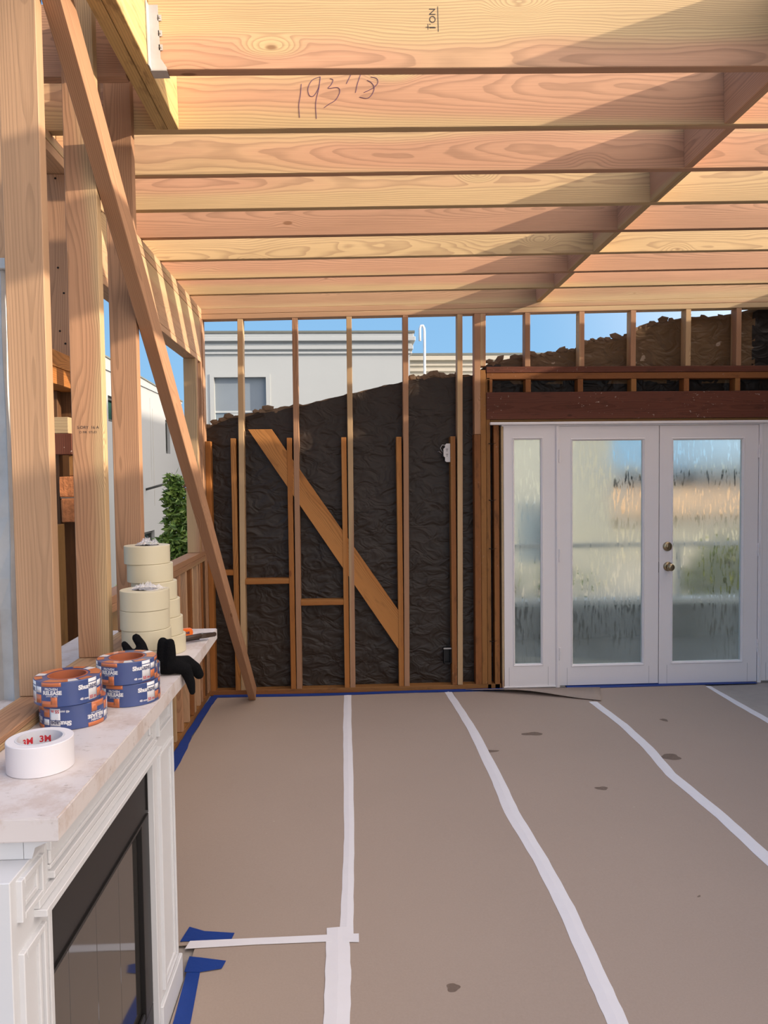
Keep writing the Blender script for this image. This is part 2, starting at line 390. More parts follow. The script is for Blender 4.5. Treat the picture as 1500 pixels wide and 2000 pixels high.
# ---------------------------------------------------------------- floor: slab and protection board
floor = empty('floor'); bd('slab', floor, (-1.3, 5.2), (-1.5, 5.85), (-.16, -.004), 'concrete', 0)
tag(floor, 'floor of brown protection boards over concrete, bare at the far right', 'floor', kind='structure')
def fh(x, y):
    return .0045+.0022*math.sin(1.7*x+.6*y+1)+.0016*math.sin(2.9*y-1.3*x)+.0012*math.sin(5.1*x+2.2*y)
def sheet(x0, x1, y0, y1, dx0=0.):
    bm = bmesh.new(); nx = max(2, int((x1-x0)/.12)); ny = max(2, int((y1-y0)/.12)); g = []
    for j in range(ny+1):
        row = []
        for i in range(nx+1):
            x = x0+(x1-x0)*i/nx; y = y0+(y1-y0)*j/ny
            row.append(bm.verts.new((x, y, fh(x, y))))
        g.append(row)
    for j in range(ny):
        for i in range(nx): bm.faces.new((g[j][i], g[j][i+1], g[j+1][i+1], g[j+1][i]))
    r = bmesh.ops.extrude_face_region(bm, geom=bm.faces[:])
    for v in [e for e in r['geom'] if isinstance(e, bmesh.types.BMVert)]: v.co.z -= .0025
    o = from_bm('protection_sheet', bm, 'board', floor, True); o.data.set_sharp_from_angle(angle=.5); return o
sheet(-.565, -.026, -1.4, 2.60); sheet(-1.03, -.026, 2.604, 5.66); sheet(-.022, .79, -1.4, 5.67); sheet(.794, 1.785, -1.4, 5.67); sheet(1.789, 2.80, -1.4, 5.66)
for (x, y, rx, ry, a) in [(1.881, 4.213, .055, .05, 0), (2.124, 4.863, .022, .03, .3), (.319, 2.326, .022, .02, .5), (.844, 4.397, .05, .02, 0), (1.173, 4.678, .07, .03, 0), (1.328, 3.813, .035, .022, 0), (1.361, 2.787, .010, .004, .6)]:
    bm = bmesh.new(); vs_ = []
    for k in range(24):
        t = 2*math.pi*k/24; q = 1+.13*math.sin(3*t+x*9)+.07*math.sin(5*t+y*7)
        px, py = rx*q*math.cos(t), ry*q*math.sin(t)
        X = x+px*math.cos(a)-py*math.sin(a); Y = y+px*math.sin(a)+py*math.cos(a)
        vs_.append(bm.verts.new((X, Y, fh(X, Y)+.0006)))
    bm.faces.new(vs_); st = from_bm('stain', bm, 'stain', floor)

def ribbon(name, rows, mat, dz=.0012, sub=6, crown=.0, wig=.0):
    """tape strip lying on the boards; rows = (left x,y),(right x,y)"""
    bm = bmesh.new(); R = []
    for (a, b), (c, d) in zip(rows, rows[1:]):
        for k in range(sub):
            t = k/sub; t2 = t*t*(3-2*t)
            R.append((Vector(a).lerp(Vector(c), t), Vector(b).lerp(Vector(d), t)))
    R.append((Vector(rows[-1][0]), Vector(rows[-1][1])))
    g = []
    for i, (L, Rr) in enumerate(R):
        row = []
        for j in range(5):
            p = L.lerp(Rr, j/4); w = wig*math.sin(i*1.9+j*.4)
            h = crown*math.sin(math.pi*j/4)*(1 if j != 2 else 1.4)
            row.append(bm.verts.new((p.x+w, p.y, fh(p.x, p.y)+dz+h)))
        g.append(row)
    for a, b in zip(g, g[1:]):
        for j in range(4): bm.faces.new((a[j], a[j+1], b[j+1], b[j]))
    r = bmesh.ops.extrude_face_region(bm, geom=bm.faces[:])
    for v in [e for e in r['geom'] if isinstance(e, bmesh.types.BMVert)]: v.co.z -= .0009
    return from_bm(name, bm, mat, None, False)
g_w = 'white seam tape strips on the floor boards'
t1 = ribbon('floor_tape', [((-.052, 5.675), (.004, 5.67)), ((-.054, 4.9), (.002, 4.9)), ((-.048, 4.21), (.008, 4.21)), ((-.040, 3.36), (.007, 3.355)), ((-.047, 2.93), (.001, 2.926)), ((-.054, 2.60), (-.003, 2.60))], 'tape_white', crown=.0012, wig=.001)
tag(t1, 'white tape strip running straight from far wall studs to the cross strip', 'tape', g_w)
t2 = ribbon('floor_tape', [((-.101, 2.671), (-.020, 2.671)), ((-.099, 2.43), (-.012, 2.43)), ((-.097, 2.199), (-.016, 2.193)), ((-.095, 1.6), (-.018, 1.6)), ((-.09, .4), (-.02, .4))], 'tape_white', dz=.0024, crown=.0015, wig=.0015)
tag(t2, 'wide doubled white tape strip at bottom of the photo beside fireplace', 'tape', g_w)
t3 = ribbon('floor_tape', [((-.598, 2.578), (-.590, 2.622)), ((-.35, 2.588), (-.35, 2.626)), ((-.095, 2.589), (-.095, 2.629)), ((.017, 2.578), (.017, 2.628))], 'tape_white', dz=.0036)
tag(t3, 'short white tape strip crossing from fireplace leg to the long seam', 'tape', g_w)
t4 = ribbon('floor_tape', [((.728, 5.675), (.785, 5.67)), ((.752, 5.2), (.81, 5.2)), ((.769, 4.751), (.831, 4.746)), ((.766, 3.95), (.836, 3.96)), ((.752, 3.57), (.828, 3.58)), ((.779, 3.113), (.847, 3.108)), ((.782, 2.74), (.852, 2.75)), ((.768, 2.326), (.836, 2.322)), ((.763, 2.143), (.829, 2.139)), ((.76, 1.4), (.83, 1.4)), ((.77, .4), (.84, .4))], 'tape_white', crown=.0014, wig=.0012)
tag(t4, 'wavy white tape strip starting left of the door frame, second long seam', 'tape', g_w)
t5 = ribbon('floor_tape', [((1.749, 5.301), (1.809, 5.296)), ((1.785, 4.8), (1.845, 4.8)), ((1.778, 4.36), (1.842, 4.37)), ((1.739, 3.959), (1.803, 3.976)), ((1.76, 3.43), (1.825, 3.45)), ((1.754, 3.03), (1.823, 3.06)), ((1.76, 2.2), (1.83, 2.2)), ((1.75, 1.0), (1.82, 1.0))], 'tape_white', crown=.0014, wig=.0012)
tag(t5, 'white tape strip starting under the loose board flap by the doors', 'tape', g_w)
t6 = ribbon('floor_tape', [((2.788, 5.625), (2.827, 5.621)), ((2.778, 5.14), (2.834, 5.15)), ((2.781, 4.79), (2.839, 4.81)), ((2.77, 4.0), (2.83, 4.0)), ((2.76, 2.8), (2.82, 2.8))], 'tape_white', crown=.0014, wig=.0012)
tag(t6, 'rightmost white tape strip along the bare concrete edge', 'tape', g_w)
g_b = 'blue masking tape strips on the floor'
b1 = ribbon('blue_tape', [((-1.085, 2.9), (-1.0, 2.9)), ((-1.082, 4.0), (-1.005, 4.0)), ((-1.085, 4.53), (-1.015, 4.53)), ((-1.088, 4.8), (-1.035, 4.8)), ((-1.085, 5.43), (-1.03, 5.43)), ((-1.075, 5.70), (-1.02, 5.66))], 'tape_blue', dz=.003, wig=.002)
tag(b1, 'blue tape strip along foot of the left stud wall', 'tape', g_b)
b2 = ribbon('blue_tape', [((-1.06, 5.66), (-1.06, 5.725)), ((-.6, 5.655), (-.6, 5.722)), ((0., 5.652), (0., 5.715)), ((.5, 5.66), (.5, 5.722)), ((.86, 5.655), (.86, 5.725)), ((1.2, 5.655), (1.2, 5.715))], 'tape_blue', dz=.003, wig=.0)
tag(b2, 'blue tape strip along bottom plate of the far stud wall', 'tape', g_b)
b3 = ribbon('blue_tape', [((1.7, 5.648), (1.7, 5.735)), ((2.2, 5.652), (2.2, 5.735)), ((2.7, 5.66), (2.7, 5.74)), ((3.24, 5.675), (3.24, 5.735))], 'tape_blue', dz=.003)
tag(b3, 'blue tape strip along threshold under the glazed doors', 'tape', g_b)
b4 = ribbon('blue_tape', [((-.625, 2.622), (-.61, 2.71)), ((-.55, 2.622), (-.55, 2.68)), ((-.443, 2.622), (-.437, 2.662))], 'tape_blue', dz=.003)
tag(b4, 'short blue tape piece tucked behind white cross strip at fireplace leg', 'tape', g_b)
b5 = ribbon('blue_tape', [((-.573, 2.452), (-.573, 2.533)), ((-.525, 2.447), (-.527, 2.523)), ((-.45, 2.462), (-.442, 2.502))], 'tape_blue', dz=.0045)
tag(b5, 'short torn blue tape piece crossing the top of the long one', 'tape', g_b)
b6 = ribbon('blue_tape', [((-.57, .6), (-.49, .6)), ((-.563, 1.6), (-.50, 1.6)), ((-.556, 2.228), (-.503, 2.225)), ((-.565, 2.45), (-.52, 2.45))], 'tape_blue', dz=.003)
tag(b6, 'long blue tape strip along foot of the white fireplace', 'tape', g_b)
# cardboard flap that has sprung up in front of the sidelight
bm = bmesh.new(); nn = 16; A = []; B = []
for i in range(nn+1):
    t = i/nn; x = .90+t*(1.954-.90); lift = .030*math.sin(math.pi*min(1, t*1.15))**1.5*(1-t*.35)
    yb = 5.70-.05*t; yf = 5.69-(.245+.14*t)*t**.8
    A.append(bm.verts.new((x-.12*t*0, yb, fh(x, yb)+.006))); B.append(bm.verts.new((x-.11*t, yf, fh(x, yf)+.010+lift)))
for i in range(nn): bm.faces.new((A[i], A[i+1], B[i+1], B[i]))
r = bmesh.ops.extrude_face_region(bm, geom=bm.faces[:])
for v in [e for e in r['geom'] if isinstance(e, bmesh.types.BMVert)]: v.co.z -= .003
tag(from_bm('board_flap', bm, 'board', None, True), 'curled loose piece of brown floor board below the narrow sidelight', 'cardboard')

# ---------------------------------------------------------------- ceiling: open joists
ceil = empty('ceiling', (0, 0, Z0), (0, -TILT, 0))
tag(ceil, 'open ceiling of new pink fir joists with a row of blocking', 'ceiling', kind='structure')
JD, JT, SP = .230, .040, .406
YJ = [2.46+SP*i for i in range(8)]
joists = []
for i, y in enumerate(YJ):
    jx0 = -.612 if i == 0 else -1.215
    joists.append(bd('joist', ceil, (jx0, 3.98), (y, y+JT), (0, JD), 'fir'))
# nearer than the first joist the roof is still open, with only a carrying beam along the blocking line
bd('joist', ceil, (-.612, 3.98), (-1.2, -1.2+JT), (0, JD), 'fir')
bd('carrying_beam', ceil, (1.478, 1.565), (-1.158, 2.459), (-.04, .300), 'fir_pale')
bd('joist', ceil, (-1.215, -.70), (2.50, 2.54), (0, JD), 'fir')
bd('rim_joist', ceil, (-1.215, 3.98), (5.735, 5.775), (0, JD), 'fir_pale')
bd('rim_joist', ceil, (3.982, 4.022), (-1.2, 5.775), (0, JD), 'fir_pale')
bd('rim_joist', ceil, (-1.255, -1.217), (2.3, 5.775), (0, JD), 'fir_pale')
allY = list(YJ)
offs = [.0, .03, .045, .03, .03, -.005, .02, 0, 0, .01]
ys = allY+[5.735]
for i, (a, b) in enumerate(zip(ys, ys[1:])):
    o = offs[i % len(offs)]
    bd('blocking', ceil, (1.478+o, 1.518+o), (a+JT+.001, b-.001), (0.002, JD), 'fir')
bx = empty('beam', (0, 0, 0)); bx.parent = ceil     # doubled trimmer beside the chimney opening
bd('ply', bx, (-.696, -.6555), (-1.158, 2.865), (.0, JD), 'beam'); bd('ply', bx, (-.6535, -.613), (-1.158, 2.865), (.0, JD), 'beam')
def hanger(y):
    h = empty('joist_hanger'); h.parent = ceil
    bm = bmesh.new(); add_box(bm, -.6115, -.6085, y-.032, y-.002, -.002, .20); from_bm('flange', bm, 'galv', h)
    bm = bmesh.new(); prism_bm(bm, [(-.6115, -.003), (-.560, -.003), (-.560, .006), (-.578, .034), (-.580, .20), (-.6115, .20)], 'y', y-.0035, y-.0012); from_bm('side_plate', bm, 'galv', h)
    bm = bmesh.new(); add_box(bm, -.6115, -.560, y-.0035, y+JT+.003, -.0045, -.0025); from_bm('seat', bm, 'galv', h)
    for z in (.068, .112, .16):
        bm = bmesh.new(); add_box(bm, -.582, -.570, y-.0035, y-.0014, z-.009, z+.009); from_bm('tab', bm, 'galv', h)
        bm = bmesh.new(); lathe_bm(bm, [(.0001, 0), (.004, 0), (.003, .002), (.0001, .0026)], 10, False)
        for v in bm.verts: v.co = Vector((-.576+v.co.x, y-.0035-v.co.z, z+v.co.y))
        from_bm('nail', bm, 'steel_dull', h)
hanger(YJ[0])
# carpenter's pencil figures on the second joist, grade stamp on the first
def on_joist(i):
    yy = YJ[i]-.0006
    return lambda u, v: (u, yy, v)
def curve(pts, n=5):
    out = []
    for i in range(len(pts)-1):
        p0 = Vector(pts[max(i-1, 0)]); p1 = Vector(pts[i]); p2 = Vector(pts[i+1]); p3 = Vector(pts[min(i+2, len(pts)-1)])
        for k in range(n):
            t = k/n; out.append(tuple(.5*((2*p1)+(p2-p0)*t+(2*p0-5*p1+4*p2-p3)*t*t+(3*p1-p0-3*p2+p3)*t**3)))
    out.append(tuple(pts[-1])); return out
def hw(px, py):   # handwriting drawn on a 1500 x 1083 tracing: to metres along the joist
    return (-.2515+px*.000476, .490-py*.000476)
raw = [[(213, 685), (205, 760), (188, 850), (190, 945)],
       [(365, 630), (300, 655), (265, 720), (275, 775), (310, 775), (350, 710), (365, 630), (350, 720), (322, 830), (322, 955)],
       [(440, 645), (465, 655), (450, 690), (425, 720), (500, 715), (515, 750), (480, 810), (430, 840), (385, 870)],
       [(630, 570), (605, 620), (570, 685)], [(695, 590), (660, 680), (640, 755)],
       [(735, 660), (770, 680), (790, 720), (770, 770), (730, 800), (670, 790)], [(765, 635), (810, 645), (820, 680), (780, 720), (705, 755)]]
bm = bmesh.new()
jm = joists[1].matrix_basis.inverted()
for L in raw:
    tube_bm(bm, [jm @ Vector((hw(*p)[0], YJ[1]-.0004, hw(*p)[1])) for p in curve(L)], .0011, 5)
from_bm('pencil_figures', bm, 'ink', joists[1])
jm = joists[0].matrix_basis.inverted(); ax = jm.to_3x3()
def jt(v): return jm @ Vector(v)
flat_text('grade_stamp', joists[0], 'NO.1', .030, 'stamp', jt((.298, YJ[0]-.0006, .155)), ax @ Vector((0, 0, -1)), ax @ Vector((1, 0, 0)))
bm = bmesh.new()
for (x0, x1, z0, z1) in [(.3165, .3185, .115, .195), (.276, .306, .1285, .1305), (.283, .285, .122, .140)]:
    vv = [bm.verts.new(jt((x, YJ[0]-.0006, z))) for x, z in ((x0, z0), (x1, z0), (x1, z1), (x0, z1))]; bm.faces.new(vv)
from_bm('grade_stamp_lines', bm, 'stamp', joists[0])

# ---------------------------------------------------------------- far stud wall
wf = empty('wall_far'); tag(wf, 'far stud wall of old and new studs backed by dark building paper', 'wall', kind='structure')
def stud(x0, x1, z0, z1, mat, y0=WY, y1=WY+.089, name='stud'):
    return bd(name, wf, (x0, x1), (y0, y1), (z0, z1), mat)
def lean(xt, xb, zb, zt, w, mat):
    o = beam_pts('stud', wf, (xb+w/2, WY+.0445, zb), (xt+w/2, WY+.0445, zt), (0, 1, 0), .089, w, mat); return o
tp = lambda x: zc(x)-.080
# top plates follow the roof fall
for k in (0, 1):
    zb = -.040*(k+1)
    beam_pts('top_plate', wf, (-1.2, WY+.0445, zc(-1.2)+zb+.0195), (3.98, WY+.0445, zc(3.98)+zb+.0195), (0, 1, 0), .089, .0385, 'fir_pale')
bd('bottom_plate', wf, (-1.1, 1.19), (WY, WY+.089), (0, .038), 'old')
for xt, xb in [(-.822, -.851), (-.408, -.420), (.006, -.003), (.440, .422), (.861, .843)]:
    lean(xt, xb, .038, tp(xt)-.001, .041, 'fir_stud')
for x0 in (-.892, -.464, -.046, .380, .800):
    stud(x0, x0+.039, .038, 1.99, 'old_amber' if x0 != .8 else 'old')
stud(-1.085, -1.046, .038, 1.97, 'old_amber'); stud(-1.125, -1.087, .038, tp(-1.1), 'fir_stud')
# post group left of the doors
lean(.993, .990, 2.005, tp(1.0)-.001, .047, 'fir_stud'); lean(1.041, 1.038, 2.53, tp(1.05)-.001, .042, 'fir_stud')
stud(.987, 1.036, .038, 2.003, 'old'); stud(1.038, 1.080, .038, 2.50, 'old'); stud(1.082, 1.112, .0, 2.44, 'old'); stud(1.140, 1.180, .0, 2.09, 'old')
for z in (1.93, 1.49, 1.11, .38):
    bm = bmesh.new(); tube_bm(bm, [(1.098, WY-.004, z+.002), (1.125, WY-.006, z-.004), (1.155, WY-.003, z+.004)], [.004, .0022, .0015], 6); from_bm('bent_nail', bm, 'nail', wf)
# blocks and let-in diagonal brace
bd('fire_block', wf, (-1.045, -.893), (WY, WY+.089), (.937, .976), 'old_amber'); bd('fire_block', wf, (-.806, -.465), (WY, WY+.089), (.864, .905), 'old_amber'); bd('fire_block', wf, (-.378, -.047), (WY, WY+.089), (.691, .733), 'old_amber')
bm = bmesh.new(); ang = math.atan2(.627-2.06, .388+.667); d = Vector((math.cos(ang), math.sin(ang)))
L = Vector((-.757, 2.058)); Rr = Vector((-.58, 2.058)); s0 = Vector((.40, .61)); s1 = Vector((.40, .30))
cx = (L+Rr+s0+s1)/4; rotm = Matrix.Rotation(-ang, 2)
pts = [rotm @ (q-cx) for q in (L, Rr, s0, s1)]
prism_bm(bm, pts, 'z', -.019, .019)
lb = from_bm('let_in_brace', bm, 'old_amber', wf)
lb.matrix_basis = Matrix(((d.x, -d.y, 0, cx.x), (0, 0, -1, WY+.024), (d.y, d.x, 0, cx.y), (0, 0, 0, 1)))
# door header, plates and cripples
bd('door_header', wf, (1.083, 3.98), (WY-.004, WY+.086), (2.118, 2.327), 'redwood'); bd('header_shim', wf, (1.115, 3.98), (WY+.01, WY+.08), (2.096, 2.117), 'dark')
bd('old_plate', wf, (1.085, 3.98), (WY, WY+.089), (2.428, 2.476), 'old'); bd('old_plate', wf, (1.085, 3.98), (WY-.003, WY+.089), (2.478, 2.524), 'redwood')
for x in (1.085, 1.388, 1.80, 2.224, 2.646, 3.058, 3.47): stud(x+.004, x+.046, 2.328, 2.427, 'old', name='cripple')
for x in (1.386, 1.813, 2.221, 2.66, 3.066, 3.48):
    beam_pts('cripple', wf, (x+.022, WY+.0445, 2.525), (x+.024, WY+.0445, tp(x)-.001), (0, 1, 0), .089, .041, 'fir_stud')
# building paper: torn along the top
TORN = [(-1.25, 2.02), (-1.105, 2.065), (-.985, 2.133), (-.827, 2.171), (-.707, 2.19), (-.468, 2.228), (-.348, 2.255), (.013, 2.341), (.477, 2.442), (.618, 2.462), (.821, 2.470), (.984, 2.467), (1.106, 2.559), (1.311, 2.598), (1.433, 2.618), (1.639, 2.645), (1.844, 2.673), (1.927, 2.745), (2.051, 2.732), (2.258, 2.784), (2.32, 2.845), (2.548, 2.885), (2.715, 2.917), (2.966, 2.924), (3.175, 2.957), (3.385, 3.013), (4.1, 3.10)]
def torn(x):
    for (a, za), (b, zb) in zip(TORN, TORN[1:]):
        if a <= x <= b: return za+(zb-za)*(x-a)/(b-a)
    return TORN[-1][1]
def paper(name, x0, x1, zb, ztop, mat, y=WY+.094, amp=.011, step=.035, seed=0):
    bm = bmesh.new(); nx = int((x1-x0)/step); nz = int((max(ztop(x0), ztop(x1))-zb)/step); g = []
    for j in range(nz+1):
        row = []
        for i in range(nx+1):
            x = x0+(x1-x0)*i/nx; zt = ztop(x); z = zb+(zt-zb)*j/nz
            w = mnoise.noise(Vector((x*3.1+seed, z*5.3, seed)))+.55*mnoise.noise(Vector((x*8+z*4, z*13, 4+seed)))+.3*mnoise.noise(Vector((x*21, z*24, 9)))
            row.append(bm.verts.new((x, y-abs(amp*w)-(.0 if j < nz else .008*abs(w)), z)))
        g.append(row)
    for j in range(nz):
        for i in range(nx): bm.faces.new((g[j][i], g[j][i+1], g[j+1][i+1], g[j+1][i]))
    return from_bm(name, bm, mat, wf, True)
def rag(x, a=.014): return torn(x)-.012+a*mnoise.noise(Vector((x*14, 3.3, 0)))+.5*a*mnoise.noise(Vector((x*45, 7.7, 0)))
paper('building_paper', -1.22, 1.215, 0., lambda x: min(1.46, rag(x)), 'felt', y=WY+.0945, seed=1)
paper('building_paper', -1.22, 1.215, 1.41, rag, 'felt', y=WY+.0915, seed=5)
paper('building_paper', -1.22, 1.215, .86, lambda x: .98, 'felt', y=WY+.0905, amp=.003, seed=8)
paper('building_paper', 1.10, 3.27, 2.40, rag, 'felt_tan', seed=3)
paper('building_paper', 3.245, 4.05, 2.10, rag, 'felt_shaded', y=WY+.092, seed=6)
paper('building_paper', 1.10, 4.05, 2.09, lambda x: 2.46, 'felt_shaded', y=WY+.0915, amp=.003, seed=9)  # deep shade between the cripples, put into the paper colour
# stucco shell outside the paper, broken along the top, crumbs hanging at the edge
bm = bmesh.new(); n = 150; a_ = []
outline = []
for i in range(n+1):
    x = -1.22+(4.05+1.22)*i/n
    crumb = .018 if (-1.1 < x < -.35 or .5 < x < .97 or x > 1.1) else -.014
    outline.append((x, torn(x)+crumb*(.4+abs(mnoise.noise(Vector((x*9, 1, 2)))))+.012*mnoise.noise(Vector((x*33, 5, 0)))))
for i in range(n):
    (xa, za), (xb, zb) = outline[i], outline[i+1]
    z0 = 0. if xb < 1.2 else 2.085
    prev = None
    va = [bm.verts.new(p) for p in ((xa, WY+.096, z0), (xb, WY+.096, z0), (xb, WY+.096, zb), (xa, WY+.096, za), (xa, WY+.118, z0), (xb, WY+.118, z0), (xb, WY+.118, zb-.006), (xa, WY+.118, za-.006))]
    for f in ((0, 1, 2, 3), (5, 4, 7, 6), (3, 2, 6, 7)): bm.faces.new([va[k] for k in f])
bmesh.ops.remove_doubles(bm, verts=bm.verts, dist=.0004)
from_bm('stucco_shell', bm, 'stucco_rough', wf)
chunk_x = [-1.08, -1.03, -.96, -.91, -.70, -.66, -.61, -.55, .53, .57, .62, .66, .70, .75, .79, .84, .88, 1.12, 1.16, 1.21, 1.33, 1.38, 1.48, 1.55, 1.62, 1.70, 1.74, 1.79, 1.84, 1.88, 1.92, 1.96, 2.02, 2.08, 2.14, 2.25, 2.29, 2.33, 2.38, 2.42, 2.47, 2.52, 2.60, 2.72, 2.85, 3.0]
rch = random.Random(3)
for x in chunk_x:
    bm = bmesh.new(); s = rch.uniform(.018, .042)
    bmesh.ops.create_icosphere(bm, subdivisions=1, radius=1)
    for v in bm.verts:
        q = .75+.5*rch.random(); v.co = Vector((v.co.x*s*q*1.25, v.co.y*.013*q, v.co.z*s*q*.75))
    o = from_bm('stucco_chunk', bm, 'stucco_rough', wf)
    o.location = (x+rch.uniform(-.01, .01), WY+.098, torn(x)+rch.uniform(-.012, .022)); o.rotation_euler = (0, rch.uniform(-.6, .6), 0)

# outlet boxes on the right-hand old stud
ob = empty('outlet_box', (.799, WY+.03, 1.80)); tag(ob, 'white outlet in a dark box wired to the upper part of a stud', 'outlet')
bm = bmesh.new(); add_box(bm, -.042, .0, -.012, .045, .0, .115, .003); add_box(bm, -.060, -.042, .004, .04, .028, .09, .004); from_bm('box', bm, 'black_metal', ob)
bm = bmesh.new(); prism_bm(bm, [(-.040, .0), (-.028, -.008), (.0, -.008), (.0, .135), (-.028, .135), (-.040, .125), (-.040, .105), (-.052, .095), (-.052, .038), (-.040, .028)], 'y', -.022, -.014); fp = from_bm('face_plate', bm, 'box_plate', ob)
for z in (.045, .085):
    for dx, dz in ((-.030, .006), (-.020, .006), (-.025, -.006)):
        bm = bmesh.new(); add_box(bm, dx-.0022, dx+.0022, -.0232, -.0221, z+dz-.004, z+dz+.004); from_bm('slot', bm, 'nail', fp)
tube('wire', ob, [(-.05, .01, .06), (-.075, -.005, .10), (-.060, -.012, .125), (-.03, -.01, .122)], .0022, 'box_plate', 6)
tube('wire', ob, [(-.05, .01, .05), (-.085, -.004, .075), (-.10, .012, .07)], .0022, 'steel_dull', 6)
ob = empty('outlet_box', (.799, WY+.03, .20)); tag(ob, 'empty black outlet box low on a stud near the floor', 'outlet')
bm = bmesh.new(); add_box(bm, -.060, -.052, .0, .05, .0, .125, .001); add_box(bm, -.008, .0, .0, .05, .0, .125, .001); add_box(bm, -.060, .0, .0, .05, .0, .008, .001); add_box(bm, -.060, .0, .0, .05, .117, .125, .001); add_box(bm, -.060, .0, .044, .05, .0, .125); from_bm('box', bm, 'black_metal', ob)
bm = bmesh.new(); add_box(bm, -.062, .0, -.003, .0, .117, .129); from_bm('rim', bm, 'steel_dull', ob)

# ---------------------------------------------------------------- doors and sidelights
FY = WY-.012
def frame_ring(bm, x0, x1, z0, z1, gx0, gx1, gz0, gz1, y0, y1, bev=.0):
    add_box(bm, x0, gx0, y0, y1, z0, z1); add_box(bm, gx1, x1, y0, y1, z0, z1)
    add_box(bm, gx0, gx1, y0, y1, z0, gz0); add_box(bm, gx0, gx1, y0, y1, gz1, z1)
def bead(bm, gx0, gx1, gz0, gz1, w, y0, y1):
    """mitred bevelled glazing bead around the glass"""
    o = [(gx0-w, gz0-w), (gx1+w, gz0-w), (gx1+w, gz1+w), (gx0-w, gz1+w)]; i = [(gx0+.004, gz0+.004), (gx1-.004, gz0+.004), (gx1-.004, gz1-.004), (gx0+.004, gz1-.004)]
    m_ = [((a[0]*.55+b[0]*.45), (a[1]*.55+b[1]*.45)) for a, b in zip(o, i)]
    V = lambda L, y: [bm.verts.new((p[0], y, p[1])) for p in L]
    a, b, c, d = V(o, y0+.004), V(m_, y0-.006), V(i, y0+.008), V(i, y1)
    for P, Q in ((a, b), (b, c), (c, d)):
        for k in range(4): bm.faces.new((P[k], P[(k+1) % 4], Q[(k+1) % 4], Q[k]))
def leaf(name, label, cat, x0, x1, z0, z1, gx0, gx1, gz0, gz1):
    r = empty(name, ((x0+x1)/2, FY, z0)); tag(r, label, cat, kind='structure')
    o = Vector(r.location)
    def loc(ob): ob.location = -o; return ob
    bm = bmesh.new(); frame_ring(bm, x0, x1, z0, z1, gx0, gx1, gz0, gz1, FY, FY+.044); loc(from_bm('rails_and_stiles', bm, 'door_paint', r))
    bm = bmesh.new(); bead(bm, gx0, gx1, gz0, gz1, .018, FY, FY+.03); loc(from_bm('glazing_bead', bm, 'door_paint', r))
    bm = bmesh.new(); add_box(bm, gx0, gx1, FY+.016, FY+.022, gz0, gz1); g = loc(from_bm('pane', bm, 'fog_glass', r)); g['label'] = 'pane of fogged glass with water runs'
    bm = bmesh.new()
    for xx in (gx0-.045, gx1+.05): add_box(bm, xx, xx+.0012, FY-.0004, FY, z0+.002, gz0-.02)
    loc(from_bm('joint_line', bm, 'caulk', r))
    return r, loc
w1, _ = leaf('window_1', 'narrow white sidelight left of the glazed doors', 'window', 1.214, 1.620, .018, 2.070, 1.295, 1.510, .19, 1.962)
w2, _ = leaf('window_2', 'white sidelight cut off at the right of the photo', 'window', 3.287, 3.69, .018, 2.07, 3.372, 3.59, .18, 1.955)
d1, l1 = leaf('door_1', 'left white glazed door hinged beside the sidelight', 'door', 1.655, 2.446, .016, 2.060, 1.757, 2.321, .176, 1.950)
d2, l2 = leaf('door_2', 'right white glazed door carrying brass knob and deadbolt', 'door', 2.4525, 3.250, .010, 2.058, 2.562, 3.124, .180, 1.948)
def hinge(par, loc, x, z):
    h = empty('hinge'); h.parent = par; loc(h)
    bm = bmesh.new()
    for k in range(3): tube_bm(bm, [(x, FY-.008, z+.034*k), (x, FY-.008, z+.034*k+.031)], .0065, 10)
    add_box(bm, x-.012, x+.018, FY-.002, FY+.001, z, z+.10); from_bm('knuckle', bm, 'door_paint', h)
for z in (1.78, 1.0, .22): hinge(d1, l1, 1.652, z)
for z in (1.80, 1.02, .25): hinge(d2, l2, 3.252, z)
def rose(par, loc, x, z, knob):
    k = empty('door_knob' if knob else 'deadbolt'); k.parent = par; loc(k); k['label'] = 'aged brass '+('door knob' if knob else 'deadbolt turn')
    def lat(nm, prof, mat='brass'):
        bm = bmesh.new(); lathe_bm(bm, prof, 28, False)
        for v in bm.verts: v.co = Vector((x+v.co.x, FY-v.co.z, z+v.co.y))
        return from_bm(nm, bm, mat, k, True)
    lat('rose', [(.0001, .0), (.037, 0), (.037, .006), (.031, .012), (.018, .014), (.0001, .014)])
    if knob: lat('knob', [(.013, .012), (.012, .03), (.020, .036), (.029, .048), (.030, .060), (.024, .070), (.010, .073), (.0001, .072)])
    else:
        lat('cylinder', [(.020, .012), (.019, .02), (.0001, .021)])
        bm = bmesh.new(); prism_bm(bm, [(x-.006, z-.019), (x+.004, z-.020), (x+.009, z+.017), (x-.002, z+.020)], 'y', FY-.034, FY-.018); from_bm('thumb_turn', bm, 'brass', k)
rose(d2, l2, 2.522, .947, True); rose(d2, l2, 2.517, 1.106, False)
bm = bmesh.new(); add_box(bm, 2.4465, 2.4485, FY-.001, FY+.002, .90, .985); l1(from_bm('strike', bm, 'nail', d1)); 
tr = empty('trim_1', (1.2, FY, 0)); tag(tr, 'white door frame with head flange, jambs and mullions', 'door frame', kind='structure')
def trb(nm, x0, x1, y0, y1, z0, z1, mat='door_paint'):
    bm = bmesh.new(); add_box(bm, x0-1.2, x1-1.2, y0-FY, y1-FY, z0, z1, .0015); return from_bm(nm, bm, mat, tr)
trb('head_flange', 1.108, 3.98, FY-.022, FY+.05, 2.074, 2.094); trb('head_jamb', 1.200, 3.75, FY+.004, FY+.08, 2.062, 2.0735)
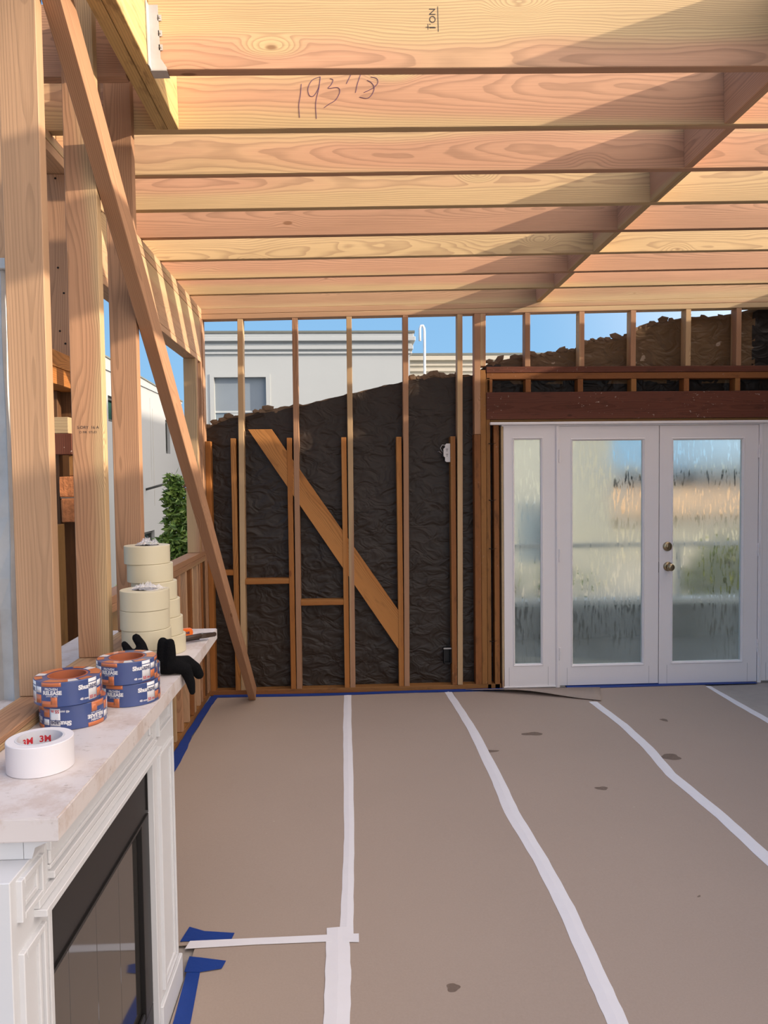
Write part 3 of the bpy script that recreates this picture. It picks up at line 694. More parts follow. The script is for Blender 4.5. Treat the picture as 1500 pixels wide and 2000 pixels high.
trb('jamb', 1.196, 1.2125, FY+.002, FY+.09, 0, 2.062, 'fir_pale'); trb('mullion', 1.6215, 1.6535, FY-.006, FY+.085, .0, 2.062); trb('mullion', 3.2545, 3.285, FY-.006, FY+.085, .0, 2.062); trb('jamb', 3.692, 3.72, FY+.002, FY+.09, 0, 2.062)
trb('mullion_bead', 1.628, 1.640, FY-.013, FY-.006, .0, 2.062); trb('mullion_bead', 3.266, 3.278, FY-.013, FY-.006, .0, 2.062)
trb('threshold', 1.20, 3.72, FY+.0, FY+.10, -.004, .0085, 'steel_dull'); trb('sill_strip', 1.205, 1.62, FY-.012, FY+.05, .0085, .0175)

# ---------------------------------------------------------------- left stud wall (window side)
LX = -1.09
wl = empty('wall_left'); tag(wl, 'left stud wall with a wide unglazed opening over a low sill', 'wall', kind='structure')
ym0, ym1 = 3.06, 5.735
def wlb(nm, x, y, z, mat): return bd(nm, wl, x, y, z, mat)
zt = zc(LX)-.002
wlb('top_plate', (LX-.09, LX), (2.2, 5.729), (zt-.039, zt), 'fir_pale'); wlb('top_plate', (LX-.09, LX), (2.2, 5.729), (zt-.079, zt-.040), 'fir_pale')
wlb('header', (LX-.088, LX-.001), (3.10, 5.66), (zt-.37, zt-.080), 'fir_pale'); wlb('header_plate', (LX-.09, LX), (3.10, 5.66), (zt-.409, zt-.371), 'fir_pale')
zs = 1.14
wlb('sill', (LX-.09, LX+.002), (3.15, 5.66), (zs-.038, zs), 'fir_stud'); wlb('sill', (LX-.09, LX+.002), (3.15, 5.66), (zs-.077, zs-.039), 'fir_stud')
wlb('trimmer', (LX-.09, LX), (5.47, 5.508), (zs+.001, zt-.410), 'fir_stud'); wlb('trimmer', (LX-.09, LX), (5.509, 5.547), (zs+.001, zt-.410), 'fir_stud')
wlb('king_stud', (LX-.09, LX), (5.662, 5.70), (.04, zt-.080), 'fir_stud'); wlb('trimmer', (LX-.09, LX), (5.60, 5.638), (.04, zs-.078), 'dark')
for y0, mt in [(3.25, 'fir_stud'), (3.66, 'fir_stud'), (4.07, 'fir_stud'), (4.40, 'fir_stud'), (4.60, 'fir_stud'), (4.79, 'fir_stud'), (4.98, 'fir_pale'), (5.13, 'old'), (5.19, 'fir_pale'), (5.35, 'fir_pale'), (5.44, 'fir_stud'), (5.52, 'old')]:
    wlb('cripple', (LX-.089, LX-.001), (y0, y0+.038), (.04, zs-.078), mt)
wlb('bottom_plate', (LX-.09, LX), (2.6, 5.729), (0., .038), 'old')
bdk = wlb('sheathing_scrap', (LX-.103, LX-.092), (2.7, 4.72), (.25, 1.02), 'old')
wlb('sheathing_board', (LX-.118, LX-.104), (2.2, 5.72), (.02, .52), 'dark'); wlb('sheathing_board', (LX-.118, LX-.104), (2.2, 5.72), (.525, .98), 'dark')
# near side of the opening: cut-off stud over old plates, brick stump and a dark post
wlb('king_stud', (LX-.115, LX-.001), (3.05, 3.088), (2.165, zt-.080), 'fir_stud')
for z in (2.87, 2.52, 2.42, 2.27, 2.22):
    bm = bmesh.new(); lathe_bm(bm, [(.0001, 0), (.0042, 0), (.0042, .001), (.0001, .001)], 10, False)
    for v in bm.verts: v.co = Vector((LX-.052+(.02 if z in (2.22, 2.42) else 0)+v.co.x, 3.0496-v.co.z, z+v.co.y))
    from_bm('nail_hole', bm, 'nail', wl)
wlb('old_plate', (LX-.13, LX-.001), (2.62, 3.12), (2.10, 2.163), 'old_amber'); wlb('old_plate', (LX-.13, LX-.001), (2.62, 3.12), (2.035, 2.098), 'old_amber')
wlb('old_block', (LX-.13, LX-.02), (3.02, 3.10), (1.86, 1.925), 'fir_pale'); wlb('old_block', (LX-.072, LX-.001), (3.00, 3.08), (1.775, 1.858), 'redwood')
wlb('old_stud', (LX-.13, LX-.075), (3.06, 3.10), (1.0, 2.034), 'dark'); wlb('old_stud', (LX-.03, LX-.001), (3.04, 3.09), (1.69, 1.774), 'old')
wlb('dark_post', (LX-.135, LX-.035), (2.90, 2.99), (.04, 1.50), 'dark')
wlb('old_sheathing', (LX-.42, LX-.09), (3.125, 3.145), (.02, 2.10), 'dark'); wlb('old_sheathing', (LX-.089, LX-.002), (3.125, 3.145), (.02, 2.16), 'dark')
for k, z in enumerate((1.605, 1.505)):
    bm = bmesh.new(); add_box(bm, -.05, .05, -.035, .035, 0, .083 if k == 0 else .095, .004); bmesh.ops.subdivide_edges(bm, edges=bm.edges[:], cuts=2)
    for v in bm.verts: v.co += Vector([mnoise.noise(v.co*60+Vector((k*7+j*3, 1, 2)))*.004 for j in range(3)])
    o = from_bm('brick', bm, 'brick', wl); o.location = (LX-.012+k*.006, 3.05, z)
wlb('mortar_bed', (LX-.06, LX+.03), (3.02, 3.08), (1.600, 1.606), 'mortar')

# ---------------------------------------------------------------- chimney chase studs standing behind the mantel
CX = -.772
wc = empty('wall_chase'); tag(wc, 'row of tall new studs on a double plate behind the white mantel', 'wall framing', kind='structure')
SW = .098
bd('plate', wc, (CX-SW, CX), (.9, 2.95), (1.0705, 1.086), 'fir_stud'); bd('plate', wc, (CX-SW, CX), (.9, 2.95), (1.0865, 1.101), 'fir_stud')
studs = []
for y, xo in ((1.965, 0), (2.39, .002), (2.80, .0)):
    studs.append(bd('stud', wc, (CX-SW+xo, CX+xo), (y, y+.040), (1.102, 4.05), 'fir_pale' if y < 2 else 'fir_stud'))
bd('stud', wc, (CX-SW, CX), (1.40, 1.44), (1.102, 4.05), 'fir_stud')
bd('stud', wc, (CX-.245, CX-.15), (2.16, 2.20), (2.27, 4.05), 'fir_pale')
bd('stud', wc, (CX-SW-.01, CX-.062), (2.62, 2.66), (2.60, 4.05), 'fir_stud')
sm = studs[1].matrix_basis.inverted(); a3 = sm.to_3x3()
flat_text('grade_stamp', studs[1], 'S-DRY  16 A', .013, 'stamp', sm @ Vector((CX-.045, 2.3895, 1.836)), a3 @ Vector((1, 0, 0)), a3 @ Vector((0, 0, 1)))
flat_text('grade_stamp', studs[1], 'D FIR  STUD', .010, 'stamp', sm @ Vector((CX-.045, 2.3895, 1.821)), a3 @ Vector((1, 0, 0)), a3 @ Vector((0, 0, 1)))
# sheet-metal flue in the chase at the left edge
fl = empty('flue', (-.93, 2.10, 1.07)); tag(fl, 'crumpled galvanised metal flue casing left of the nearest stud', 'flue')
bm = bmesh.new(); sec = [(-.16, -.05), (-.10, -.062), (-.09, -.05), (-.04, -.055), (-.03, -.062), (-.02, -.05), (.012, -.052), (.018, -.06), (.03, -.05), (.045, -.045), (.05, .0), (.05, .03)]
rows_ = []
for j in range(15):
    z = 1.17*j/14
    rows_.append([bm.verts.new((x+.006*mnoise.noise(Vector((x*20, z*4, 1))), y+.010*mnoise.noise(Vector((x*25, z*5, 7))), z)) for x, y in sec])
for a, b in zip(rows_, rows_[1:]):
    for k in range(len(sec)-1): bm.faces.new((a[k], a[k+1], b[k+1], b[k]))
from_bm('casing', bm, 'galv', fl)
bm = bmesh.new(); add_box(bm, -.17, .055, -.066, -.04, 1.16, 1.19, .003); from_bm('top_collar', bm, 'galv', fl)
# long loose brace nailed across the studs, foot on the floor by the far wall
P0, P1 = Vector((-.7435, 5.60, .048)), Vector((-.7435, 1.55, 3.33))
br = beam_pts('diagonal_brace', None, P0, P1, (0, .64, .77), .105, .050, 'fir_stud'); tag(br, 'long sloping timber brace from floor corner up across the tall studs', 'brace')

# ---------------------------------------------------------------- right-hand wall (beside the camera, out of frame)
wr = empty('wall_right'); tag(wr, 'right side wall of the room carrying the joist ends', 'wall', kind='structure')
bm = bmesh.new(); add_box(bm, 4.0, 4.10, -1.4, 5.85, 0, zc(4.0)-.08); from_bm('sheathing', bm, 'stucco_cream', wr)
bd('top_plate', wr, (3.93, 4.02), (-1.4, 5.72), (zc(4)-.085, zc(4)-.004), 'fir_pale')
for k in range(17): bd('stud', wr, (3.91, 3.999), (-1.3+.43*k, -1.262+.43*k), (.04, zc(4)-.087), 'fir_stud')
bd('bottom_plate', wr, (3.91, 3.999), (-1.4, 5.72), (0, .038), 'old')

# ================================================================== FIREPLACE
fp = empty('fireplace', (-.6, 1.85, 0)); tag(fp, 'white painted mantel with panelled legs around a black glazed firebox', 'fireplace')
FO = Vector((-.6, 1.85, 0))
def fb(nm, x0, x1, y0, y1, z0, z1, mat='white_paint', bev=.0015, par=None):
    bm = bmesh.new(); add_box(bm, x0, x1, y0, y1, z0, z1, bev); o = from_bm(nm, bm, mat, par or fp)
    if par is None: o.location = -FO
    return o
def fgroup(nm):
    e = empty(nm); e.parent = fp; e.location = -FO; return e
FX = -.582
SHZ = 1.07
bm = bmesh.new()
prism_bm(bm, [(-1.05, 1.31), (-.520, 1.31), (-.520, 2.40), (-.535, 2.99), (-1.05, 2.99)], 'z', SHZ-.044, SHZ)
bmesh.ops.bevel(bm, geom=[e for e in bm.edges if e.calc_length() > .3], offset=.003, segments=2, affect='EDGES')
o = from_bm('shelf', bm, 'shelf', fp); o.location = -FO; o['label'] = 'dusty scuffed white shelf top'
fb('shelf_support', -1.05, -.60, 2.45, 2.97, SHZ-.062, SHZ-.045, 'dark')
bm = bmesh.new(); prism_bm(bm, [(FX-.01, SHZ-.085), (FX+.004, SHZ-.085), (FX+.010, SHZ-.065), (FX+.040, SHZ-.052), (FX+.046, SHZ-.0445), (FX-.01, SHZ-.0445)], 'y', 1.335, 2.425); o = from_bm('cove_moulding', bm, 'white_paint', fp); o.location = -FO
bm = bmesh.new(); prism_bm(bm, [(-1.04, SHZ-.085), (-1.04, SHZ-.0445), (FX-.011, SHZ-.0445), (FX-.011, SHZ-.085)], 'y', 1.335, 1.36); o = from_bm('cove_return', bm, 'white_paint', fp); o.location = -FO
fb('core', -1.04, -.66, 1.29, 2.425, .0, SHZ-.045)
fb('frieze', -.66, FX, 1.40, 2.16, .868, SHZ-.086)
for z0, z1, dx in ((.962, .984, .008), (.925, .933, .006), (.907, .921, .013), (.870, .884, .024), (.885, .902, .011)):
    fb('frieze_moulding', FX-.002, FX+dx, 1.41 if z0 > .9 else 1.345, 2.145 if z0 > .9 else 2.18, z0, z1, bev=.0015)
fb('frieze_moulding', FX-.002, FX+.006, 1.41, 1.432, .934, .962, bev=.003); fb('frieze_moulding', FX-.002, FX+.006, 2.123, 2.145, .934, .962, bev=.003)
def pilaster(y0, y1):
    e = fgroup('pilaster')
    def pb(nm, *a, **k): return fb(nm, *a, par=e, **k)
    pb('leg_board', -.66, FX, y0, y1, .0, SHZ-.086)
    w = y1-y0; i0, i1 = y0+w*.16, y1-w*.16
    for zb, zt_ in ((.90, .975), (.12, .845)):
        for k, (ins, dx, th) in enumerate(((0, .010, .012), (.016, .005, .010))):
            pb('panel_moulding', FX-.002, FX+dx, i0+ins, i0+ins+th, zb+ins, zt_-ins, bev=.0015); pb('panel_moulding', FX-.002, FX+dx, i1-ins-th, i1-ins, zb+ins, zt_-ins, bev=.0015)
            pb('panel_moulding', FX-.002, FX+dx, i0+ins+th, i1-ins-th, zb+ins, zb+ins+th, bev=.0015); pb('panel_moulding', FX-.002, FX+dx, i0+ins+th, i1-ins-th, zt_-ins-th, zt_-ins, bev=.0015)
    pb('plinth', FX-.002, FX+.012, y0-.003, y1+.003, .0, .10, bev=.003)
pilaster(1.255, 1.40); pilaster(2.17, 2.42)
fb('opening_trim', -.66, FX+.004, 1.40, 1.415, .0, .868); fb('opening_trim', -.66, FX+.004, 2.150, 2.168, .0, .868)
BXF = FX-.012
fb('firebox_surround', -.70, BXF, 1.416, 2.149, .70, .867, 'black_metal'); fb('firebox_surround', -.70, BXF, 2.075, 2.149, .13, .699, 'black_metal'); fb('firebox_surround', -.70, BXF, 1.416, 1.45, .13, .699, 'black_metal'); fb('firebox_surround', -.70, BXF, 1.416, 2.149, .0, .129, 'black_metal')
fb('firebox_trim', BXF-.001, BXF+.004, 1.43, 2.13, .845, .849, 'black_metal', .0005); fb('firebox_trim', BXF-.001, BXF+.004, 2.128, 2.132, .715, .849, 'black_metal', .0005); fb('firebox_trim', BXF-.001, BXF+.005, 1.43, 2.13, .700, .706, 'black_metal', .0005); fb('firebox_trim', BXF-.012, BXF-.002, 1.45, 2.075, .684, .699, 'black_metal', .003); fb('firebox_trim', BXF-.012, BXF-.002, 1.45, 2.075, .130, .150, 'black_metal', .003)
fb('firebox_back', -.70, -.69, 1.45, 2.075, .13, .70, 'black_metal')
cuts = [1.451, 1.565, 1.735, 1.905, 2.074]
for a, b in zip(cuts, cuts[1:]): fb('glass_panel', BXF-.022, BXF-.014, a+.001, b-.001, .131, .684, 'fire_glass', .0012)

# ================================================================== THINGS ON THE SHELF
def curved_patch(bm, R, a0, a1, z0, z1, th=.0006):
    n = max(2, int((a1-a0)/.06)); A = []
    for i in range(n+1):
        a = a0+(a1-a0)*i/n
        A.append([bm.verts.new(((R+q)*math.cos(a), (R+q)*math.sin(a), z)) for q, z in ((0, z0), (th, z0), (th, z1), (0, z1))])
    for p, q in zip(A, A[1:]):
        for k in range(4): bm.faces.new((p[k], p[(k+1) % 4], q[(k+1) % 4], q[k]))
    bm.faces.new(A[0]); bm.faces.new(A[-1][::-1])
def wrap_text(parent, body, size, mat, R, a, z, flip=False, bold=0., name='lettering'):
    me = text_mesh(body, size, bold)
    for v in me.vertices:
        u, w = (-v.co.x, -v.co.y) if flip else (v.co.x, v.co.y)
        an = a+u/R; v.co = Vector((R*math.cos(an), R*math.sin(an), z+w))
    me.materials.clear(); me.materials.append(M[mat])
    return link(bpy.data.objects.new(name, me), parent)
def roll_mesh(name, R, r, w, mat, seg=56):
    bm = bmesh.new(); e = .0012
    lathe_bm(bm, [(r, 0), (R-e, 0), (R, e), (R, w-e), (R-e, w), (r, w)], seg)
    bmesh.ops.recalc_face_normals(bm, faces=bm.faces)
    me = bpy.data.meshes.new(name); bm.to_mesh(me); bm.free(); me.materials.append(M[mat])
    for p in me.polygons: p.use_smooth = True
    me.set_sharp_from_angle(angle=.6)
    return me
def core_mesh(name, r, w, mat):
    bm = bmesh.new(); lathe_bm(bm, [(r-.004, -.0), (r, -.0), (r, w+.0006), (r-.004, w+.0006)], 40)
    bmesh.ops.recalc_face_normals(bm, faces=bm.faces)
    me = bpy.data.meshes.new(name); bm.to_mesh(me); bm.free(); me.materials.append(M[mat])
    for p in me.polygons: p.use_smooth = True
    me.set_sharp_from_angle(angle=.6)
    return me
# white roll
wr_ = empty('tape_roll', (-.648, 1.553, SHZ+.0004)); tag(wr_, 'white masking tape roll standing alone at the near end of the shelf', 'tape roll')
link(bpy.data.objects.new('tape', roll_mesh('tape', .0655, .048, .062, 'roll_white')), wr_); link(bpy.data.objects.new('core', core_mesh('core', .0478, .062, 'core_white')), wr_)
for k, (txt, sz, a, z, mt) in enumerate([('3M', .019, 1.72, .044, 'print_red'), ('3M', .019, 2.55, .044, 'print_red'), ('MASKING TAPE', .008, 1.15, .042, 'print_dark')]):
    if k == 2: continue
    me = text_mesh(txt, sz, .0006); Rc = .0436
    for v in me.vertices: an = a-v.co.x/Rc; v.co = Vector((Rc*math.cos(an), Rc*math.sin(an), z+v.co.y))
    me.materials.clear(); me.materials.append(M[mt]); link(bpy.data.objects.new('core_print', me), wr_)
# blue-wrapped rolls
BR, BW = .0775, .0585
blue_tape = roll_mesh('tape', BR, .047, BW, 'wrap_blue'); blue_core = core_mesh('core', .0468, BW, 'core_kraft')
def blue_roll(loc, rot, flip, label):
    t = empty('tape_roll', loc, (0, 0, rot)); tag(t, label, 'tape roll', 'blue wrapped tape rolls on the shelf')
    link(bpy.data.objects.new('tape', blue_tape), t); link(bpy.data.objects.new('core', blue_core), t)
    zz = (lambda z: BW-z) if flip else (lambda z: z); sg = -1 if flip else 1
    def patch(nm, a0, a1, z0, z1, mat, th=.0005):
        bm = bmesh.new(); a0, a1 = (sg*a0, sg*a1); b0, b1 = sorted((zz(z0), zz(z1))); curved_patch(bm, BR, min(a0, a1), max(a0, a1), b0, b1, th); return from_bm(nm, bm, mat, t, True)
    def top(nm, a0, a1, r0, r1, mat):
        bm = bmesh.new(); n = 14
        for k in range(n):
            aa, ab = a0+(a1-a0)*k/n, a0+(a1-a0)*(k+1)/n
            bm.faces.new([bm.verts.new((r*math.cos(a), r*math.sin(a), BW+.0006)) for r, a in ((r0, aa), (r1, aa), (r1, ab), (r0, ab))])
        return from_bm(nm, bm, mat, t)
    for base in (0., 2.09, 4.18):
        patch('orange_band', base-.95, base-.30, .0485, .0582, 'wrap_orange'); patch('orange_band', base-.95, base-.42, .0, .014, 'wrap_orange'); patch('orange_box', base-.62, base-.42, .006, .0235, 'wrap_orange', .0008)
        patch('white_panel', base+.52, base+.86, .006, .0575, 'wrap_white'); patch('blue_line', base+.52, base+.86, .0475, .0495, 'wrap_blue', .0008); patch('blue_line', base+.52, base+.86, .0335, .035, 'wrap_blue', .0008)
        patch('orange_band', base+.88, base+1.13, .008, .028, 'wrap_orange'); patch('white_stripe', base+.90, base+1.14, .033, .047, 'wrap_white')
        RR = BR+.0011
        wrap_text(t, 'PROVEN', .0085, 'wrap_white', RR, sg*(base-.60), zz(.0425), flip, .0002); wrap_text(t, 'RELEASE', .0125, 'wrap_white', RR, sg*(base-.58), zz(.0335), flip, .0006); wrap_text(t, 'painter tape', .006, 'wrap_white', RR, sg*(base-.58), zz(.0265), flip)
        wrap_text(t, 'Shur', .0150, 'wrap_white', RR, sg*(base+.37), zz(.0405), flip, .0008); wrap_text(t, 'tape', .0150, 'print_dark', RR, sg*(base+.66), zz(.0405), flip, .0003)
        wrap_text(t, '55 m', .0105, 'print_red', RR, sg*(base+.68), zz(.0125), flip, .0003); wrap_text(t, '48 mm', .008, 'wrap_white', RR, sg*(base+.38), zz(.0125), flip, .0002)
        top('top_orange', base-.95, base-.10, .052, .0755, 'wrap_orange'); top('top_white', base-.10, base+.22, .053, .0755, 'wrap_white'); top('top_orange', base+.30, base+.75, .058, .0755, 'wrap_orange')
    o = from_bm('plastic_wrap', (lambda bm: (lathe_bm(bm, [(.050, BW+.0012), (BR+.0004, BW+.0014), (BR+.0016, BW-.002), (BR+.0016, .002)], 40, False), bm)[1])(bmesh.new()), 'shrink', t, True)
    return t
S = SHZ+.0006
cam_a = lambda x, y: math.atan2(-y, -x)
a1_ = cam_a(-.694, 1.853); a2_ = cam_a(-.602, 2.02)
blue_roll((-.690, 1.856, S), a1_+.12, True, 'blue and orange wrapped tape roll at the bottom of the nearer pair')
blue_roll((-.698, 1.846, S+BW+.0012), a1_+.10, False, 'blue and orange wrapped tape roll on top of the nearer pair')
blue_roll((-.600, 2.026, S), a2_+.05, False, 'blue wrapped tape roll at bottom of the pair beside black gloves')
blue_roll((-.606, 2.022, S+BW+.0012), a2_-.02, False, 'blue wrapped tape roll on top of the pair beside black gloves')
blue_roll((-.640, 2.184, S), a2_+1.05, False, 'half-hidden lower blue tape roll behind the pair by the gloves')
# cream rolls
CR, CW = .0765, .0615
cream_tape = roll_mesh('tape', CR, .040, CW, 'cream'); cream_core = core_mesh('core', .0398, CW, 'core_dark')
def film_lump(parent, z, seed, w=.05):
    bm = bmesh.new(); bmesh.ops.create_grid(bm, x_segments=16, y_segments=16, size=1)
    for v in bm.verts:
        r = v.co.length; n1 = mnoise.noise(Vector((v.co.x*2.2+seed, v.co.y*2.2, 1))); n2 = abs(mnoise.noise(Vector((v.co.x*5, v.co.y*5+seed, 4))))
        v.co = Vector((v.co.x*w*(1+.2*n1)-.012, v.co.y*w*.8, .0015+max(0, (1.15-r))*.022*(.35+n2*1.9)))
    o = from_bm('crumpled_film', bm, 'film', parent); o.location = (0, 0, z); return o
rr = random.Random(11)
names_f = ['bottom', 'second from bottom', 'third from bottom', 'top']
for k in range(4):
    t = empty('tape_roll', (-.655+.0025*(k % 2)-.001*k, 2.398-.001*k, S+k*(CW+.0008)), (0, 0, rr.uniform(0, 6))); tag(t, 'cream tape roll, %s of the shorter front stack' % names_f[k], 'tape roll', 'cream tape rolls in two stacks')
    link(bpy.data.objects.new('tape', cream_tape), t); link(bpy.data.objects.new('core', cream_core), t)
    if k == 3: film_lump(t, CW, 2, .052)
names_b = ['bottom', 'second from bottom', 'third from bottom', 'fourth from bottom', 'fifth from bottom', 'top']
for k in range(6):
    t = empty('tape_roll', (-.652-.0085*k-(.0 if k < 4 else .004), 2.60-.001*k, S+k*(CW+.0008)), (0, 0, rr.uniform(0, 6))); tag(t, 'cream tape roll, %s of the taller rear stack' % names_b[k], 'tape roll', 'cream tape rolls in two stacks')
    link(bpy.data.objects.new('tape', cream_tape), t); link(bpy.data.objects.new('core', cream_core), t)
    if k == 5: film_lump(t, CW, 9, .045)
# gloves: one continuous knitted shape per glove
def glove(name, chains, label):
    bm = bmesh.new()
    for pts, rads in chains:
        tube_bm(bm, pts, rads, 10)
        for p, r in ((pts[0], rads[0]), (pts[-1], rads[-1])):
            res = bmesh.ops.create_icosphere(bm, subdivisions=2, radius=r); bmesh.ops.translate(bm, verts=res['verts'], vec=p)
    o = from_bm(name, bm, 'knit_black', None)
    mo = o.modifiers.new('r', 'REMESH'); mo.mode = 'VOXEL'; mo.voxel_size = .0045
    sm_ = o.modifiers.new('s', 'SMOOTH'); sm_.iterations = 4; sm_.factor = .5
    dg = bpy.context.evaluated_depsgraph_get(); me = bpy.data.meshes.new_from_object(o.evaluated_get(dg)); o.modifiers.clear(); o.data = me
    for p in me.polygons: p.use_smooth = True
    tag(o, label, 'glove', 'black knit gloves'); return o
glove('glove', [([(-.572, 2.278, SHZ+.024), (-.555, 2.278, SHZ+.028), (-.530, 2.290, SHZ+.024)], [.024, .028, .023]),
                ([(-.574, 2.278, SHZ+.030), (-.574, 2.280, SHZ+.070), (-.574, 2.282, SHZ+.100)], [.022, .019, .016]),
                ([(-.552, 2.270, SHZ+.030), (-.550, 2.272, SHZ+.070), (-.550, 2.274, SHZ+.099)], [.021, .018, .0145]),
                ([(-.540, 2.300, SHZ+.028), (-.512, 2.320, SHZ+.026), (-.488, 2.335, SHZ+.002), (-.478, 2.340, SHZ-.018)], [.025, .024, .020, .016]),
                ([(-.535, 2.275, SHZ+.026), (-.506, 2.285, SHZ+.012), (-.494, 2.290, SHZ-.030), (-.490, 2.292, SHZ-.060)], [.022, .020, .015, .010])],
      'black knit glove sagging over the front edge of the shelf')
glove('glove', [([(-.618, 2.190, SHZ+.0775), (-.645, 2.225, SHZ+.0785), (-.668, 2.235, SHZ+.0775)], [.0155, .016, .015]),
                ([(-.612, 2.215, SHZ+.079), (-.626, 2.235, SHZ+.103), (-.643, 2.243, SHZ+.124)], [.016, .015, .013]),
                ([(-.660, 2.235, SHZ+.079), (-.670, 2.238, SHZ+.094), (-.678, 2.240, SHZ+.106)], [.014, .0125, .010])],
      'black knit glove lying on the half-hidden tape roll before the cream rolls')
# orange knife and dark folding tool
kn = empty('utility_knife', (-.632, 2.83, SHZ+.0006), (0, 0, .30)); tag(kn, 'bright orange plastic snap knife at far end of the shelf', 'knife')
bm = bmesh.new(); prism_bm(bm, [(-.075, .004), (-.06, 0), (.02, 0), (.032, .006), (.034, .022), (.028, .032), (-.06, .030), (-.075, .022)], 'y', -.014, .014); bmesh.ops.bevel(bm, geom=bm.edges[:], offset=.003, segments=2, affect='EDGES'); from_bm('handle', bm, 'orange_plastic', kn)
flat_text('print', kn, 'ONE', .012, 'print_dark', (.008, -.0146, .017), (1, 0, 0), (0, 0, 1), .0005)
bm = bmesh.new(); add_box(bm, -.12, -.074, -.001, .001, .008, .018); from_bm('blade', bm, 'steel_dull', kn)
tl = empty('pliers', (-.566, 2.745, SHZ+.0006), (0, 0, .55)); tag(tl, 'dark brown pliers lying on the shelf in front of the orange knife', 'pliers')
bm = bmesh.new(); prism_bm(bm, [(.005, -.010), (.030, -.012), (.070, -.004), (.078, .0), (.070, .004), (.030, .014), (.005, .012)], 'z', .010, .026); bmesh.ops.bevel(bm, geom=bm.edges[:], offset=.0025, segments=2, affect='EDGES'); from_bm('jaws', bm, 'brown_leather', tl)
bm = bmesh.new(); tube_bm(bm, [(.012, -.004, .020), (-.03, -.017, .022), (-.09, -.016, .018)], [.010, .0085, .008], 10); from_bm('handle', bm, 'brown_leather', tl, True)
bm = bmesh.new(); tube_bm(bm, [(.012, .006, .013), (-.03, .020, .0095), (-.09, .018, .0095)], [.009, .0085, .008], 10); from_bm('handle', bm, 'brown_leather', tl, True)
bm = bmesh.new(); lathe_bm(bm, [(.0001, .026), (.006, .026), (.006, .029), (.0001, .029)], 12, False); o = from_bm('pivot', bm, 'steel_dull', tl); o.location = (.020, 0, 0)

# ================================================================== OUTSIDE
GZ = -.75
gr = bd('ground', None, (-40, 60), (-30, 90), (GZ-.5, GZ), 'ground', 0); tag(gr, 'bare yard ground around the house', 'ground', kind='structure')
# -- white stucco house behind the far wall
wb = empty('white_house', (-.8, 14, GZ)); tag(wb, 'white stucco house with moulded cornice and blinds behind the far wall', 'building')
WO = Vector((-.8, 14, GZ))
def ob_box(par, O, nm, x0, x1, y0, y1, z0, z1, mat, bev=0.):
    bm = bmesh.new(); add_box(bm, x0-O.x, x1-O.x, y0-O.y, y1-O.y, z0-O.z, z1-O.z, bev); return from_bm(nm, bm, mat, par)
def house_wall(par, O, x0, x1, y0, y1, z0, z1, wins, mat):
    """front wall (facing -Y) with window openings, plus the box behind"""
    bm = bmesh.new(); xs = sorted({x0, x1, *[w[0] for w in wins], *[w[1] for w in wins]}); zs_ = sorted({z0, z1, *[w[2] for w in wins], *[w[3] for w in wins]})
    for a, b in zip(xs, xs[1:]):
        for c, d in zip(zs_, zs_[1:]):
            if any(w[0] <= a and b <= w[1] and w[2] <= c and d <= w[3] for w in wins): continue
            add_box(bm, a-O.x, b-O.x, y0-O.y, y0+.14-O.y, c-O.z, d-O.z)
    add_box(bm, x0-O.x, x1-O.x, y0+.3-O.y, y1-O.y, z0-O.z, z1-O.z)
    return from_bm('wall', bm, mat, par)
house_wall(wb, WO, -2.76, 1.20, 14, 19.4, GZ, 4.30, [(-2.46, -1.50, 1.9, 3.60)], 'stucco_white')
for z0, z1, d in ((4.02, 4.06, .04), (4.10, 4.17, .06), (4.17, 4.21, .035), (4.25, 4.33, .10), (4.33, 4.40, .07)):
    ob_box(wb, WO, 'cornice', -2.76-d, 1.20+d, 14-d, 19.4, z0, z1, 'stucco_white', .008)
ob_box(wb, WO, 'coping', -2.86, 1.29, 13.91, 19.4, 4.40, 4.44, 'coping')
win = empty('window'); win.parent = wb
def wbx(nm, *a): o = ob_box(win, WO, nm, *a); return o
for a in ((-2.54, -2.46, 13.985, 14.02, 1.85, 3.66), (-1.50, -1.42, 13.985, 14.02, 1.85, 3.66), (-2.46, -1.50, 13.985, 14.02, 3.60, 3.66)): wbx('surround', *a, 'stucco_white')
wbx('pane', -2.46, -1.50, 14.10, 14.11, 1.9, 3.60, 'pane_blue'); wbx('blind', -2.46, -1.50, 14.08, 14.095, 2.98, 3.60, 'blind'); wbx('frame', -2.46, -1.50, 14.075, 14.115, 2.95, 2.985, 'blind_pale'); wbx('curtain', -2.24, -2.0, 14.085, 14.098, 1.9, 2.95, 'blind_pale')
# -- lower cream house further off
cb = empty('cream_house', (3.5, 20, GZ)); CO = Vector((3.5, 20, GZ)); tag(cb, 'pale cream house with low cornice, right of the white house', 'building')
ob_box(cb, CO, 'wall', 1.2, 5.6, 20, 26, GZ, 4.98, 'stucco_cream')
for z0, z1, d in ((4.55, 4.62, .06), (4.70, 4.76, .05), (4.84, 4.97, .12)): ob_box(cb, CO, 'cornice', 1.2-d, 5.6+d, 20-d, 26, z0, z1, 'stucco_cream', .01)
ob_box(cb, CO, 'coping', 1.1, 5.72, 19.87, 26, 4.97, 5.03, 'coping')
pv = tube('vent_pipe', None, [(2.07, 19.6, GZ), (2.07, 19.6, 5.52), (2.065, 19.6, 5.62), (2.03, 19.6, 5.70), (1.98, 19.6, 5.70), (1.95, 19.6, 5.62), (1.95, 19.6, 5.30)], .035, 'pvc', 10); tag(pv, 'white hooked pipe rising beside the white house cornice', 'pipe')
